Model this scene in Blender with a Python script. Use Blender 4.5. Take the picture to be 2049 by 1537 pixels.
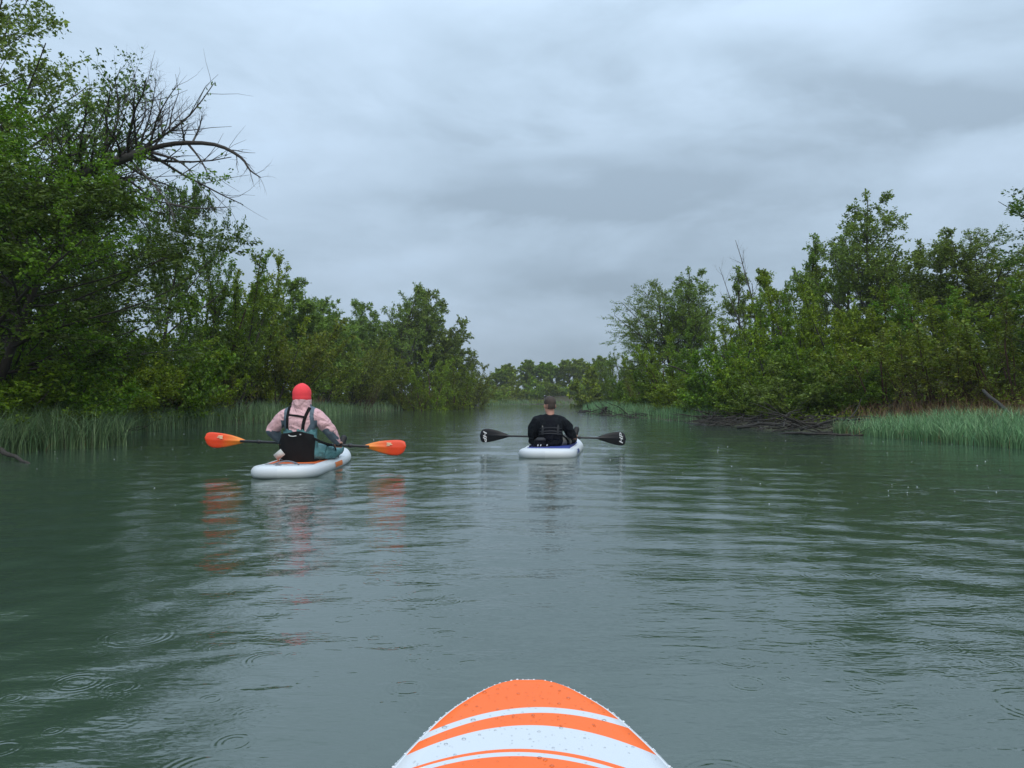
import bpy, math, random
import numpy as np
from mathutils import Vector, Matrix
from mathutils.bvhtree import BVHTree

S = bpy.context.scene
for _o in list(bpy.data.objects):
    bpy.data.objects.remove(_o)
COL = S.collection
R = math.radians

# ------------------------------------------------------------------ camera
EYE = 0.82                      # a phone held by someone sitting on a board
FPX = 1540.0                    # focal length in photo pixels (2049 wide)
cam_d = bpy.data.cameras.new('camera')
cam_d.sensor_width = 36.0
cam_d.lens = 36.0 * FPX / 2049.0
cam_d.clip_start = 0.05
cam_d.clip_end = 4000.0
cam = bpy.data.objects.new('camera', cam_d)
COL.objects.link(cam)
cam.location = (0, 0, EYE)
cam.rotation_euler = (R(90 + 1.17), 0, 0)
S.camera = cam

# ------------------------------------------------------------------ world, sun, exposure
SUN_EL, SUN_ROT = R(46), R(162)
W = bpy.data.worlds.new('World')
S.world = W
W.use_nodes = True
nt = W.node_tree
nt.nodes.clear()
def wn(t, **k):
    n = nt.nodes.new(t)
    for a, b in k.items():
        setattr(n, a, b)
    return n
def wmath(op, a, b=None, c=None):
    n = wn('ShaderNodeMath', operation=op)
    for i, v in enumerate((a, b, c)):
        if v is None: continue
        if isinstance(v, (int, float)): n.inputs[i].default_value = v
        else: nt.links.new(v, n.inputs[i])
    return n.outputs[0]
sky = wn('ShaderNodeTexSky', sky_type='NISHITA', sun_disc=False)
sky.sun_elevation = SUN_EL
sky.sun_rotation = SUN_ROT
sky.air_density = 1.0; sky.dust_density = 3.0
bg1 = wn('ShaderNodeBackground'); bg1.inputs[1].default_value = 0.07
nt.links.new(sky.outputs[0], bg1.inputs[0])
tc = wn('ShaderNodeTexCoord')
sep = wn('ShaderNodeSeparateXYZ'); nt.links.new(tc.outputs['Generated'], sep.inputs[0])
zz = wmath('MAXIMUM', sep.outputs[2], 0.0)
den = wmath('ADD', zz, 0.40)
ux = wmath('DIVIDE', sep.outputs[0], den)
uy = wmath('DIVIDE', sep.outputs[1], den)
cmb = wn('ShaderNodeCombineXYZ'); nt.links.new(ux, cmb.inputs[0]); nt.links.new(uy, cmb.inputs[1])
def wnoise(scale, detail, rough, loc, sc=(1, 1, 1), dist=0.0, src=None):
    m = wn('ShaderNodeMapping'); nt.links.new(src or cmb.outputs[0], m.inputs[0])
    m.inputs['Location'].default_value = loc; m.inputs['Scale'].default_value = sc
    n = wn('ShaderNodeTexNoise'); nt.links.new(m.outputs[0], n.inputs['Vector'])
    n.inputs['Scale'].default_value = scale; n.inputs['Detail'].default_value = detail
    n.inputs['Roughness'].default_value = rough; n.inputs['Distortion'].default_value = dist
    return n.outputs[0]
n_big = wnoise(0.75, 2.0, 0.45, (3.1, 1.7, 0), (0.8, 1.0, 1))
n_mid = wnoise(2.6, 6.0, 0.55, (0.4, 5.2, 1.3), (1.0, 1.0, 2.6), 0.35, tc.outputs['Generated'])
n_fin = wnoise(8.0, 5.0, 0.58, (7.7, 2.2, 0.6), (1.0, 1.0, 2.4), 0.3, tc.outputs['Generated'])
cl = wmath('ADD', wmath('MULTIPLY', n_big, 0.34), wmath('MULTIPLY', n_mid, 0.50))
cl = wmath('ADD', cl, wmath('MULTIPLY', n_fin, 0.16))
# a little brighter towards the hidden sun
sd = Vector((math.sin(SUN_ROT) * math.cos(SUN_EL), math.cos(SUN_ROT) * math.cos(SUN_EL), math.sin(SUN_EL)))
sdx = wmath('MULTIPLY', sep.outputs[0], -0.05)
def cloud_bank(u0, v0, su, sv, amt):
    # one heavier or thinner bank in the cloud layer
    wob = wmath('MULTIPLY', wmath('SUBTRACT', n_mid, 0.5), 0.95)
    a_ = wmath('DIVIDE', wmath('ADD', wmath('SUBTRACT', ux, u0), wob), su)
    b_ = wmath('DIVIDE', wmath('ADD', wmath('SUBTRACT', uy, v0), wmath('MULTIPLY', wob, 0.35)), sv)
    q_ = wmath('ADD', wmath('MULTIPLY', a_, a_), wmath('MULTIPLY', b_, b_))
    return wmath('MULTIPLY', wmath('EXPONENT', wmath('MULTIPLY', q_, -1.0)), amt)
for bank in ((0.65, 1.14, 0.34, 0.065, -0.15), (0.43, 1.41, 0.36, 0.060, -0.05), (-0.02, 1.48, 0.27, 0.055, -0.12), (0.115, 1.37, 0.18, 0.033, -0.05), (0.05, 1.30, 0.19, 0.040, 0.06), (0.48, 1.07, 0.26, 0.052, 0.07), (-0.195, 1.71, 0.17, 0.065, 0.07), (0.10, 1.77, 0.12, 0.065, -0.05), (-0.41, 1.40, 0.24, 0.10, 0.06), (0.04, 1.13, 0.24, 0.08, -0.06), (0.0, 2.0, 0.4, 0.10, 0.05)):
    cl = wmath('ADD', cl, cloud_bank(*bank))
cl = wmath('ADD', cl, sdx)
ramp = wn('ShaderNodeValToRGB'); nt.links.new(cl, ramp.inputs[0])
el = ramp.color_ramp.elements
el[0].position = 0.36; el[0].color = (0.256, 0.332, 0.412, 1)
el[1].position = 0.63; el[1].color = (0.408, 0.524, 0.656, 1)
e = el.new(0.47); e.color = (0.328, 0.422, 0.522, 1)
e = el.new(0.55); e.color = (0.376, 0.478, 0.592, 1)
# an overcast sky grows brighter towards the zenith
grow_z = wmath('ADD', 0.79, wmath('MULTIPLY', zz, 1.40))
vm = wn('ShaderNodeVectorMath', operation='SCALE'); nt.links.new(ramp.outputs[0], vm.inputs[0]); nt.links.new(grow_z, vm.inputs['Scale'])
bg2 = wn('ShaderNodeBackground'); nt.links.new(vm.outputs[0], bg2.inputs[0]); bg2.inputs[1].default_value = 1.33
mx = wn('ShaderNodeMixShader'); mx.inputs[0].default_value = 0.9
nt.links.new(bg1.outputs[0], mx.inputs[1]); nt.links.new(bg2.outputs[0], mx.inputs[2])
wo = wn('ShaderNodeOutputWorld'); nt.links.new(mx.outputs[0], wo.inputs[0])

sun_d = bpy.data.lights.new('sun', 'SUN')
sun_d.energy = 1.5
sun_d.angle = R(60)
sun_d.color = (1.0, 0.93, 0.80)
sun = bpy.data.objects.new('sun', sun_d)
COL.objects.link(sun)
sun.location = (-20, 10, 40)
sun.rotation_euler = (-sd).to_track_quat('-Z', 'Y').to_euler()

S.view_settings.view_transform = 'Standard'
S.view_settings.look = 'None'
S.view_settings.exposure = 0.0
S.view_settings.gamma = 1.0
S.view_settings.use_curve_mapping = False
S.cycles.use_denoising = True
S.cycles.max_bounces = 8
S.cycles.diffuse_bounces = 3
S.cycles.transmission_bounces = 6
S.cycles.volume_bounces = 0
S.cycles.caustics_reflective = False
S.cycles.caustics_refractive = False

# ------------------------------------------------------------------ helpers
def tag(o, label=None, cat=None, group=None, kind=None):
    if label: o['label'] = label
    if cat: o['category'] = cat
    if group: o['group'] = group
    if kind: o['kind'] = kind
    return o
def link(name, data, parent=None, mats=None):
    o = bpy.data.objects.new(name, data)
    COL.objects.link(o)
    if parent is not None: o.parent = parent
    if mats is not None:
        data.materials.clear()
        for m in (mats if isinstance(mats, (list, tuple)) else [mats]): data.materials.append(m)
    return o
def empty(name, loc=(0, 0, 0), rz=0.0, scale=1.0):
    o = bpy.data.objects.new(name, None)
    COL.objects.link(o)
    o.empty_display_size = 0.2
    o.location = loc; o.rotation_euler = (0, 0, rz); o.scale = (scale,) * 3
    return o
def mesh_np(name, V, faces, smooth=False, mat_index=None):
    """faces: list of int arrays, each (n, k)."""
    V = np.asarray(V, np.float32)
    me = bpy.data.meshes.new(name)
    faces = [np.asarray(f, np.int32) for f in faces if len(f)]
    me.vertices.add(len(V)); me.vertices.foreach_set('co', V.ravel())
    loops = np.concatenate([f.ravel() for f in faces])
    sizes = np.concatenate([np.full(len(f), f.shape[1], np.int32) for f in faces])
    starts = np.concatenate([[0], np.cumsum(sizes)[:-1]]).astype(np.int32)
    me.loops.add(len(loops)); me.loops.foreach_set('vertex_index', loops)
    me.polygons.add(len(sizes)); me.polygons.foreach_set('loop_start', starts)
    try: me.polygons.foreach_set('loop_total', sizes)
    except Exception: pass
    if smooth: me.polygons.foreach_set('use_smooth', np.ones(len(sizes), bool))
    if mat_index is not None: me.polygons.foreach_set('material_index', np.asarray(mat_index, np.int32))
    me.update(calc_edges=True)
    me.validate()
    return me
def smoothstep(a, b, x):
    t = np.clip((np.asarray(x, float) - a) / (b - a), 0, 1)
    return t * t * (3 - 2 * t)
def unit(v):
    v = np.asarray(v, float)
    return v / np.maximum(np.linalg.norm(v, axis=-1, keepdims=True), 1e-9)
def vnoise(x, y, seed=0):
    """cheap smooth 2-D noise from a few sines"""
    r = np.random.RandomState(seed); s = 0
    for k in range(6):
        a = r.uniform(0, 6.28); f = r.uniform(0.5, 1.9); p = r.uniform(0, 6.28)
        s = s + np.sin((x * math.cos(a) + y * math.sin(a)) * f + p)
    return s / 6.0

# ------------------------------------------------------------------ materials
class NT:
    def __init__(self, name):
        self.m = bpy.data.materials.new(name); self.m.use_nodes = True
        self.t = self.m.node_tree; self.t.nodes.clear()
        self.out = self.n('ShaderNodeOutputMaterial')
    def n(self, t, ins=None, **k):
        n = self.t.nodes.new(t)
        for a, b in k.items(): setattr(n, a, b)
        for a, b in (ins or {}).items(): self.set(n, a, b)
        return n
    def set(self, n, key, v):
        s = n.inputs[key]
        if isinstance(v, bpy.types.NodeSocket): self.t.links.new(v, s)
        elif isinstance(v, bpy.types.Node): self.t.links.new(v.outputs[0], s)
        else: s.default_value = v
    def math(self, op, a, b=None, c=None):
        n = self.t.nodes.new('ShaderNodeMath'); n.operation = op
        for i, v in enumerate((a, b, c)):
            if v is not None: self.set(n, i, v)
        return n.outputs[0]
    def noise(self, vec, scale, detail=3.0, rough=0.5, dist=0.0):
        n = self.n('ShaderNodeTexNoise', {'Scale': scale, 'Detail': detail, 'Roughness': rough, 'Distortion': dist})
        if vec is not None: self.set(n, 'Vector', vec)
        return n.outputs[0]
    def mix(self, fac, a, b):
        n = self.n('ShaderNodeMix', data_type='RGBA')
        self.set(n, 0, fac); self.set(n, 6, a); self.set(n, 7, b)
        return n.outputs[2]
def c4(c): return (c[0], c[1], c[2], 1.0)
def simple(name, col, rough=0.6, var=0.15, scale=6.0, bump=0.0, bscale=40.0, spec=0.5, coat=0.0, wrinkle=0.0):
    t = NT(name)
    co = t.n('ShaderNodeTexCoord').outputs['Object']
    nz = t.noise(co, scale, 4)
    f = t.math('MULTIPLY_ADD', nz, 2 * var, 1 - var)
    v = t.n('ShaderNodeVectorMath', operation='SCALE'); v.inputs[0].default_value = col[:3]; t.set(v, 'Scale', f)
    p = t.n('ShaderNodeBsdfPrincipled', {'Base Color': v.outputs[0], 'Roughness': rough})
    p.inputs['Specular IOR Level'].default_value = spec
    if coat: p.inputs['Coat Weight'].default_value = coat
    h = None
    if bump: h = t.math('MULTIPLY', t.noise(co, bscale, 3), bump)
    if wrinkle:
        w = t.math('MULTIPLY', t.noise(co, 7.0, 3, 0.55, 1.2), wrinkle)
        h = w if h is None else t.math('ADD', h, w)
    if h is not None:
        b = t.n('ShaderNodeBump', {'Height': h, 'Strength': 1.0, 'Distance': 1.0}); t.set(p, 'Normal', b)
    t.set(t.out, 'Surface', p)
    return t.m
def leaf_mat(name, c1, c2, trans=0.36, rough=0.42):
    """leaf colour varies from leaf to leaf and a little from plant to plant"""
    t = NT(name)
    rnd = t.n('ShaderNodeNewGeometry').outputs['Random Per Island']
    oi = t.n('ShaderNodeObjectInfo').outputs['Random']
    col = t.mix(rnd, c4(c1), c4(c2))
    hs = t.n('ShaderNodeHueSaturation', {'Color': col})
    age = t.math('MULTIPLY_ADD', t.math('FRACT', t.math('MULTIPLY', rnd, 37.7)), 0.95, 0.52)      # older and younger leaves
    t.set(hs, 'Value', t.math('MULTIPLY', age, t.math('MULTIPLY_ADD', oi, 0.36, 1.0)))
    t.set(hs, 'Hue', t.math('MULTIPLY_ADD', oi, 0.03, 0.485))
    p = t.n('ShaderNodeBsdfPrincipled', {'Base Color': hs.outputs[0], 'Roughness': rough})
    p.inputs['Specular IOR Level'].default_value = 0.3
    tr = t.n('ShaderNodeBsdfTranslucent', {'Color': hs.outputs[0]})
    m = t.n('ShaderNodeMixShader', {0: trans}); t.set(m, 1, p); t.set(m, 2, tr)
    t.set(t.out, 'Surface', m)
    return t.m
def bark_mat(name, c1, c2):
    t = NT(name)
    co = t.n('ShaderNodeTexCoord').outputs['Object']
    mp = t.n('ShaderNodeMapping', {'Vector': co, 'Scale': (9, 9, 2.2)})
    nz = t.noise(mp, 2.2, 5, 0.6)
    col = t.mix(nz, c4(c1), c4(c2))
    p = t.n('ShaderNodeBsdfPrincipled', {'Base Color': col, 'Roughness': 0.8})
    b = t.n('ShaderNodeBump', {'Height': nz, 'Strength': 0.6, 'Distance': 0.02}); t.set(p, 'Normal', b)
    t.set(t.out, 'Surface', p)
    return t.m

M = {}
M['leaf_mid'] = leaf_mat('leaf mid green', (0.072, 0.152, 0.006), (0.150, 0.236, 0.014))
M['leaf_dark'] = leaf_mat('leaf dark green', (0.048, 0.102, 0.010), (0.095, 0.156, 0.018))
M['leaf_light'] = leaf_mat('leaf spring green', (0.120, 0.208, 0.005), (0.215, 0.290, 0.015))
M['leaf_pale'] = leaf_mat('leaf grey green', (0.102, 0.162, 0.018), (0.180, 0.240, 0.036))
M['leaf_olive'] = leaf_mat('leaf olive', (0.108, 0.152, 0.009), (0.178, 0.204, 0.020))
M['reed'] = leaf_mat('reed blade', (0.085, 0.180, 0.075), (0.205, 0.300, 0.145), 0.3, 0.4)
M['dry'] = leaf_mat('dry grass blade', (0.150, 0.092, 0.042), (0.270, 0.185, 0.090), 0.2, 0.7)
M['bark'] = bark_mat('dark wet bark', (0.018, 0.014, 0.011), (0.060, 0.050, 0.040))
M['bark_red'] = bark_mat('reddish willow bark', (0.040, 0.018, 0.012), (0.110, 0.055, 0.036))
M['bark_grey'] = bark_mat('grey bark', (0.050, 0.046, 0.042), (0.140, 0.130, 0.118))
M['drift'] = bark_mat('weathered driftwood', (0.010, 0.008, 0.007), (0.052, 0.043, 0.034))

# ------------------------------------------------------------------ river course and terrain
LY = np.array([-80, 5, 11, 12.6, 13.8, 15.2, 17, 19.4, 25, 29, 40, 50, 60, 74, 90, 105, 118, 126, 131, 135, 138, 140, 900.])
LX = np.array([-9.5, -8.5, -8.2, -7.9, -7.2, -8.2, -9.2, -9.7, -9.5, -8.4, -9.3, -10.2, -8.6, -6.3, -5.6, -5.6, -3.8, -1, 4, 12, 30, 70, 80.])
RY = np.array([-80, 8, 13.3, 16, 18, 20, 22.2, 25, 28, 36, 41, 45, 52, 58, 66, 78, 92, 102, 108, 112, 900.])
RX = np.array([10.5, 9.2, 8.8, 8.5, 8.3, 7.4, 6.9, 6.75, 6.5, 5.5, 5.1, 4.5, 4.6, 5.6, 7.6, 10.5, 14.5, 22, 40, 75, 85.])
def shore(y, Y, X):
    y = np.asarray(y, float)
    x = np.interp(y, Y, X)
    sl = (np.interp(y + 0.6, Y, X) - np.interp(y - 0.6, Y, X)) / 1.2
    return x, np.sqrt(1 + sl * sl)
def land_dist(x, y):
    xl, fl = shore(y, LY, LX); xr, fr = shore(y, RY, RX)
    return (xl - x) / fl, (x - xr) / fr          # positive on land: left bank, right bank
def ground_z(x, y):
    x = np.asarray(x, float); y = np.asarray(y, float)
    dl, dr = land_dist(x, y)
    d = np.maximum(dl, dr)
    left = dl > dr
    nz = vnoise(x * 0.9, y * 0.9, 3)
    near = smoothstep(60, 25, y)
    hl = 0.22 * smoothstep(-0.2, 1.0, dl) + (0.5 + 1.9 * near) * smoothstep(1.6, 7.5, dl) + 0.8 * smoothstep(9, 40, dl)
    hr = 0.20 * smoothstep(-0.1, 0.9, dr) + (0.5 + 0.8 * near) * smoothstep(1.5, 6.0, dr) + 0.9 * smoothstep(7, 40, dr)
    h = np.where(left, hl, hr) + 0.12 * nz * smoothstep(0.3, 3, d)
    under = -1.2 * smoothstep(0.0, 3.0, -d)
    return np.where(d > 0, h, under) - 0.03
def graded(lo, hi, c0, c1, fine, g):
    """1-D positions: step `fine` between c0 and c1, then growing by factor g"""
    p = list(np.arange(c0, c1 + 1e-6, fine))
    s = fine
    while p[-1] < hi: s *= g; p.append(p[-1] + s)
    q = []; x = c0; s = fine
    while x > lo: s *= g; x -= s; q.append(x)
    return np.array(q[::-1] + p)
def grid_mesh(name, xs, ys, zf, smooth=True):
    X, Y = np.meshgrid(xs, ys)
    Z = zf(X, Y)
    V = np.stack([X, Y, Z], -1).reshape(-1, 3)
    nx, ny = len(xs), len(ys)
    i = (np.arange(ny - 1)[:, None] * nx + np.arange(nx - 1)[None, :]).ravel()
    return mesh_np(name, V, [np.stack([i, i + 1, i + nx + 1, i + nx], 1)], smooth)

t = NT('river bank earth')
co = t.n('ShaderNodeTexCoord').outputs['Object']
n1 = t.noise(co, 0.7, 5, 0.6); n2 = t.noise(co, 7.0, 4, 0.6)
col = t.mix(t.n('ShaderNodeMapRange', {'Value': n1, 'From Min': 0.38, 'From Max': 0.62}), (0.040, 0.032, 0.020, 1), (0.045, 0.065, 0.020, 1))
col = t.mix(t.math('MULTIPLY', n2, 0.7), col, (0.085, 0.070, 0.038, 1))
p = t.n('ShaderNodeBsdfPrincipled', {'Base Color': col, 'Roughness': 0.95})
t.set(p, 'Normal', t.n('ShaderNodeBump', {'Height': n2, 'Strength': 0.7, 'Distance': 0.06}))
t.set(t.out, 'Surface', p)
M['earth'] = t.m
g_o = link('ground', grid_mesh('ground', graded(-900, 900, -22, 22, 0.5, 1.15), graded(-80, 1500, 6, 70, 0.6, 1.05), ground_z), None, M['earth'])
tag(g_o, kind='structure')

# ------------------------------------------------------------------ water
rng = np.random.RandomState(11)
wx = graded(-85, 85, -2.0, 2.0, 0.032, 1.034)
wy = graded(-60, 200, 1.0, 3.6, 0.025, 1.0115)
def water_z(X, Y):
    Z = np.zeros_like(X)
    dyl = np.maximum(np.gradient(wy), 0.02)[:, None] * np.ones_like(X)
    dxl = np.maximum(np.gradient(wx), 0.02)[None, :] * np.ones_like(X)
    patch = 0.55 + 0.45 * vnoise(X * 0.55, Y * 0.28, 21)
    patch2 = 0.5 + 0.5 * vnoise(X * 0.8 + 3, Y * 0.5, 22)
    calm = 1 - 0.65 * np.exp(-((X - 0.9) / 1.3) ** 2) * smoothstep(5.5, 2.5, Y)
    def train(ang, lam, slope, weight, spread, n):
        nonlocal Z
        for _ in range(n):
            a = ang + rng.normal(0, spread); L = lam * math.exp(rng.normal(0, 0.32)); k = 2 * math.pi / L
            kx, ky = math.cos(a) * k, math.sin(a) * k
            ok = smoothstep(2.2, 4.0, L / np.maximum(abs(math.sin(a)) * dyl + abs(math.cos(a)) * dxl, 1e-6))
            Z += weight * ok * (slope / k) * np.sin(kx * X + ky * Y + rng.uniform(0, 6.28))
    rightw = smoothstep(-0.2, 1.6, X); leftw = smoothstep(0.6, -1.2, X)
    train(R(90), 0.50, 0.0105, calm, R(16), 10)
    train(R(90), 1.3, 0.0060, 1.0, R(22), 8)
    train(R(24), 0.42, 0.0165, rightw * patch * calm, R(9), 9)
    train(R(180 - 24), 0.40, 0.0190, leftw * patch2, R(9), 9)
    train(R(55), 0.28, 0.0160, rightw * patch2 * calm, R(14), 8)
    train(R(125), 0.26, 0.0190, leftw * patch, R(14), 9)
    train(R(90), 0.22, 0.0190, patch * calm, R(26), 14)
    train(R(90), 0.14, 0.0150, patch2 * calm, R(40), 10)
    # stirred water round the two boards
    for (bx, by, rx, ry) in ((-2.35, 9.3, 1.5, 2.6), (0.6, 12.2, 1.4, 3.0)):
        e_ = np.exp(-((X - bx) / rx) ** 2 - ((Y - by) / ry) ** 2)
        train(R(75), 0.34, 0.016, e_, R(30), 6)
        train(R(110), 0.30, 0.016, e_, R(30), 6)
    return Z
w_me = grid_mesh('water', wx, wy, water_z)
t = NT('silty green river water')
co = t.n('ShaderNodeTexCoord').outputs['Object']
flat = t.n('ShaderNodeMapping', {'Vector': co, 'Scale': (1, 1, 0)})
def rings(scale, keep, loc, amp, rmax):
    mp = t.n('ShaderNodeMapping', {'Vector': flat.outputs[0], 'Location': loc})
    v = t.n('ShaderNodeTexVoronoi', {'Scale': scale, 'Randomness': 1.0}, voronoi_dimensions='2D', feature='F1')
    t.set(v, 'Vector', mp)
    d = t.math('DIVIDE', v.outputs['Distance'], scale)
    sp = t.n('ShaderNodeSeparateColor', {'Color': v.outputs['Color']})
    on = t.math('GREATER_THAN', sp.outputs[0], keep)
    r0 = t.math('MULTIPLY_ADD', sp.outputs[1], rmax, 0.012)
    x = t.math('SUBTRACT', d, r0)
    wid = t.math('MULTIPLY_ADD', r0, 0.20, 0.009)
    q = t.math('DIVIDE', x, wid)
    env = t.math('EXPONENT', t.math('MULTIPLY', t.math('MULTIPLY', q, q), -1.0))
    lam = t.math('MULTIPLY_ADD', r0, 0.10, 0.013)
    ph = t.math('DIVIDE', x, lam)
    s = t.math('SINE', t.math('MULTIPLY', ph, 6.283))
    a = t.math('MULTIPLY', t.math('DIVIDE', lam, 0.02), t.math('MULTIPLY', t.math('POWER', sp.outputs[2], 1.6), amp * 1.4))
    return t.math('MULTIPLY', t.math('MULTIPLY', s, env), t.math('MULTIPLY', on, a))
h = t.math('ADD', rings(3.2, 0.42, (0.3, 0.7, 0), 0.00047, 0.105), rings(5.5, 0.40, (5.3, 2.1, 0), 0.00040, 0.045))
m1 = t.n('ShaderNodeMapping', {'Vector': flat.outputs[0], 'Scale': (1.0, 2.4, 1)})
h = t.math('ADD', h, t.math('MULTIPLY', t.noise(m1, 5.0, 3, 0.6, 0.3), 0.0050))
h = t.math('ADD', h, t.math('MULTIPLY', t.noise(m1, 15.0, 2, 0.5), 0.0015))
m2 = t.n('ShaderNodeMapping', {'Vector': flat.outputs[0], 'Scale': (0.45, 1.0, 1)})
h = t.math('ADD', h, t.math('MULTIPLY', t.noise(m2, 1.1, 3, 0.6), 0.017))
bmp = t.n('ShaderNodeBump', {'Height': h, 'Strength': 1.0, 'Distance': 1.0})
silt = t.noise(m2, 0.5, 3, 0.5)
col = t.mix(silt, (0.034, 0.060, 0.040, 1), (0.048, 0.078, 0.056, 1))
p = t.n('ShaderNodeBsdfPrincipled', {'Base Color': col, 'Roughness': 0.035, 'IOR': 2.05, 'Normal': bmp})
t.set(t.out, 'Surface', p)
M['water'] = t.m
w_o = link('water', w_me, None, M['water'])
tag(w_o, kind='structure')
# ------------------------------------------------------------------ plants: skeletons, wood and leaves
def path(r, p0, d0, L, n, wig, up, curve=None):
    pts = [np.array(p0, float)]; d = unit(np.array(d0, float)); st = L / (n - 1)
    for _ in range(n - 1):
        d = d + r.normal(0, wig, 3); d[2] += up
        if curve is not None: d = d + curve
        d = d / np.linalg.norm(d)
        pts.append(pts[-1] + d * st)
    return np.array(pts)
def taper(r0, n, end=0.25):
    return r0 * np.linspace(1, end, n)
def spawn(r, parents, count, t0, t1, angle, ratio, shape, npt, wig, up, rr, minlen=0.08):
    """children along each parent; shape(t) scales their length"""
    out = []
    for pts, rad in parents:
        n = len(pts); seg = np.linalg.norm(np.diff(pts, axis=0), axis=1); Lp = seg.sum()
        k = count if not callable(count) else count(Lp)
        k = r.poisson(k) if k < 6 else int(round(k * r.uniform(0.85, 1.15)))
        if k < 1: continue
        ts = np.sort(r.uniform(t0, t1, k))
        az0 = r.uniform(0, 6.28)
        for i, tt in enumerate(ts):
            f = tt * (n - 1); j = min(int(f), n - 2); u = f - j
            p = pts[j] * (1 - u) + pts[j + 1] * u
            tan = unit(pts[j + 1] - pts[j])
            ref = np.array([0, 0, 1.0]) if abs(tan[2]) < 0.8 else np.array([1.0, 0, 0])
            a = unit(np.cross(tan, ref)); b = np.cross(tan, a)
            az = az0 + i * 2.4 + r.normal(0, 0.4); an = angle * r.uniform(0.7, 1.3)
            d = tan * math.cos(an) + (a * math.cos(az) + b * math.sin(az)) * math.sin(an)
            L = max(minlen, Lp * ratio * shape(tt) * r.uniform(0.7, 1.25))
            rd = max(0.0016, min((rad[j] * (1 - u) + rad[j + 1] * u) * rr, 0.02 * L + 0.002))
            out.append((path(r, p, d, L, npt, wig, up), taper(rd, npt)))
    return out
def tubes(brs, sides):
    Vs, Fs, off = [], [], 0
    for pts, rad in brs:
        n = len(pts)
        tan = unit(np.gradient(pts, axis=0))
        m = np.abs(tan).mean(0); ref = np.eye(3)[int(np.argmin(m))]
        a = unit(np.cross(tan, ref)); b = np.cross(tan, a)
        th = np.arange(sides) * 2 * math.pi / sides
        ring = pts[:, None, :] + rad[:, None, None] * (a[:, None, :] * np.cos(th)[None, :, None] + b[:, None, :] * np.sin(th)[None, :, None])
        Vs.append(ring.reshape(-1, 3))
        i = np.arange(n - 1)[:, None] * sides; k = np.arange(sides)[None, :]; k2 = (k + 1) % sides
        Fs.append((np.stack([i + k, i + k2, i + sides + k2, i + sides + k], -1) + off).reshape(-1, 4))
        off += n * sides
    return np.concatenate(Vs), np.concatenate(Fs)
def wood_mesh(name, groups):
    Vs, Fs, off = [], [], 0
    for brs, sides in groups:
        if not brs: continue
        v, f = tubes(brs, sides); Vs.append(v); Fs.append(f + off); off += len(v)
    return mesh_np(name, np.concatenate(Vs), [np.concatenate(Fs)], True)
def leaves_arrays(r, P, axis, size, wid=0.62, flat=0.6):
    """one folded diamond per leaf: P (n,3) stalk ends, axis (n,3) directions, size (n,)"""
    n = len(P)
    axis = unit(axis)
    up = unit(r.normal(0, 0.6, (n, 3)) + np.array([0, 0, flat]))
    side = unit(np.cross(axis, up)); nor = np.cross(side, axis)
    s = size[:, None]
    fold = r.uniform(0.02, 0.22, (n, 1))
    mid = P + axis * s * 0.48
    V = np.stack([P, mid + side * s * wid * 0.5 + nor * s * fold, P + axis * s - nor * s * r.uniform(0, 0.2, (n, 1)), mid - side * s * wid * 0.5 + nor * s * fold], 1).reshape(-1, 3)
    i = np.arange(n)[:, None] * 4
    return V, np.concatenate([i + np.array([[0, 1, 2]]), i + np.array([[0, 2, 3]])], 0)
def on_twigs(r, twigs, per, t0=0.15, spread=0.03, size=0.06, var=0.3, droop=0.25, wid=0.62, flat=0.6):
    Ps, As = [], []
    for pts, rad in twigs:
        L = np.linalg.norm(np.diff(pts, axis=0), axis=1).sum()
        k = r.poisson(per * L)
        if k < 1: continue
        f = r.uniform(t0, 1.0, k) * (len(pts) - 1); j = np.minimum(f.astype(int), len(pts) - 2); u = (f - j)[:, None]
        Ps.append(pts[j] * (1 - u) + pts[j + 1] * u)
        As.append(unit(pts[j + 1] - pts[j]))
    P = np.concatenate(Ps); A = np.concatenate(As)
    P = P + r.normal(0, spread, P.shape)
    A = A * 0.5 + r.normal(0, 0.6, A.shape); A[:, 2] -= droop
    sz = size * np.exp(r.normal(0, var, len(P)))
    return leaves_arrays(r, P, A, sz, wid, flat)
def leaf_mesh(name, V, F):
    return mesh_np(name, V, [F], False)

class Proto: pass
def make_proto(kind, bark, leaf, trunk_me, crown_me, H, parts=('trunk', 'crown')):
    p = Proto(); p.kind = kind; p.bark = bark; p.leaf = leaf; p.t = trunk_me; p.c = crown_me; p.H = H; p.parts = parts
    trunk_me.materials.append(M[bark])
    if crown_me is not None: crown_me.materials.append(M[leaf])
    v = np.empty(len(trunk_me.vertices) * 3, np.float32); trunk_me.vertices.foreach_get('co', v)
    zt = v.reshape(-1, 3)[:, 2].max()
    if crown_me is not None:
        v = np.empty(len(crown_me.vertices) * 3, np.float32); crown_me.vertices.foreach_get('co', v)
        zt = max(zt, np.percentile(v.reshape(-1, 3)[:, 2], 99.95))
    p.H = float(zt)
    return p

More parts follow.
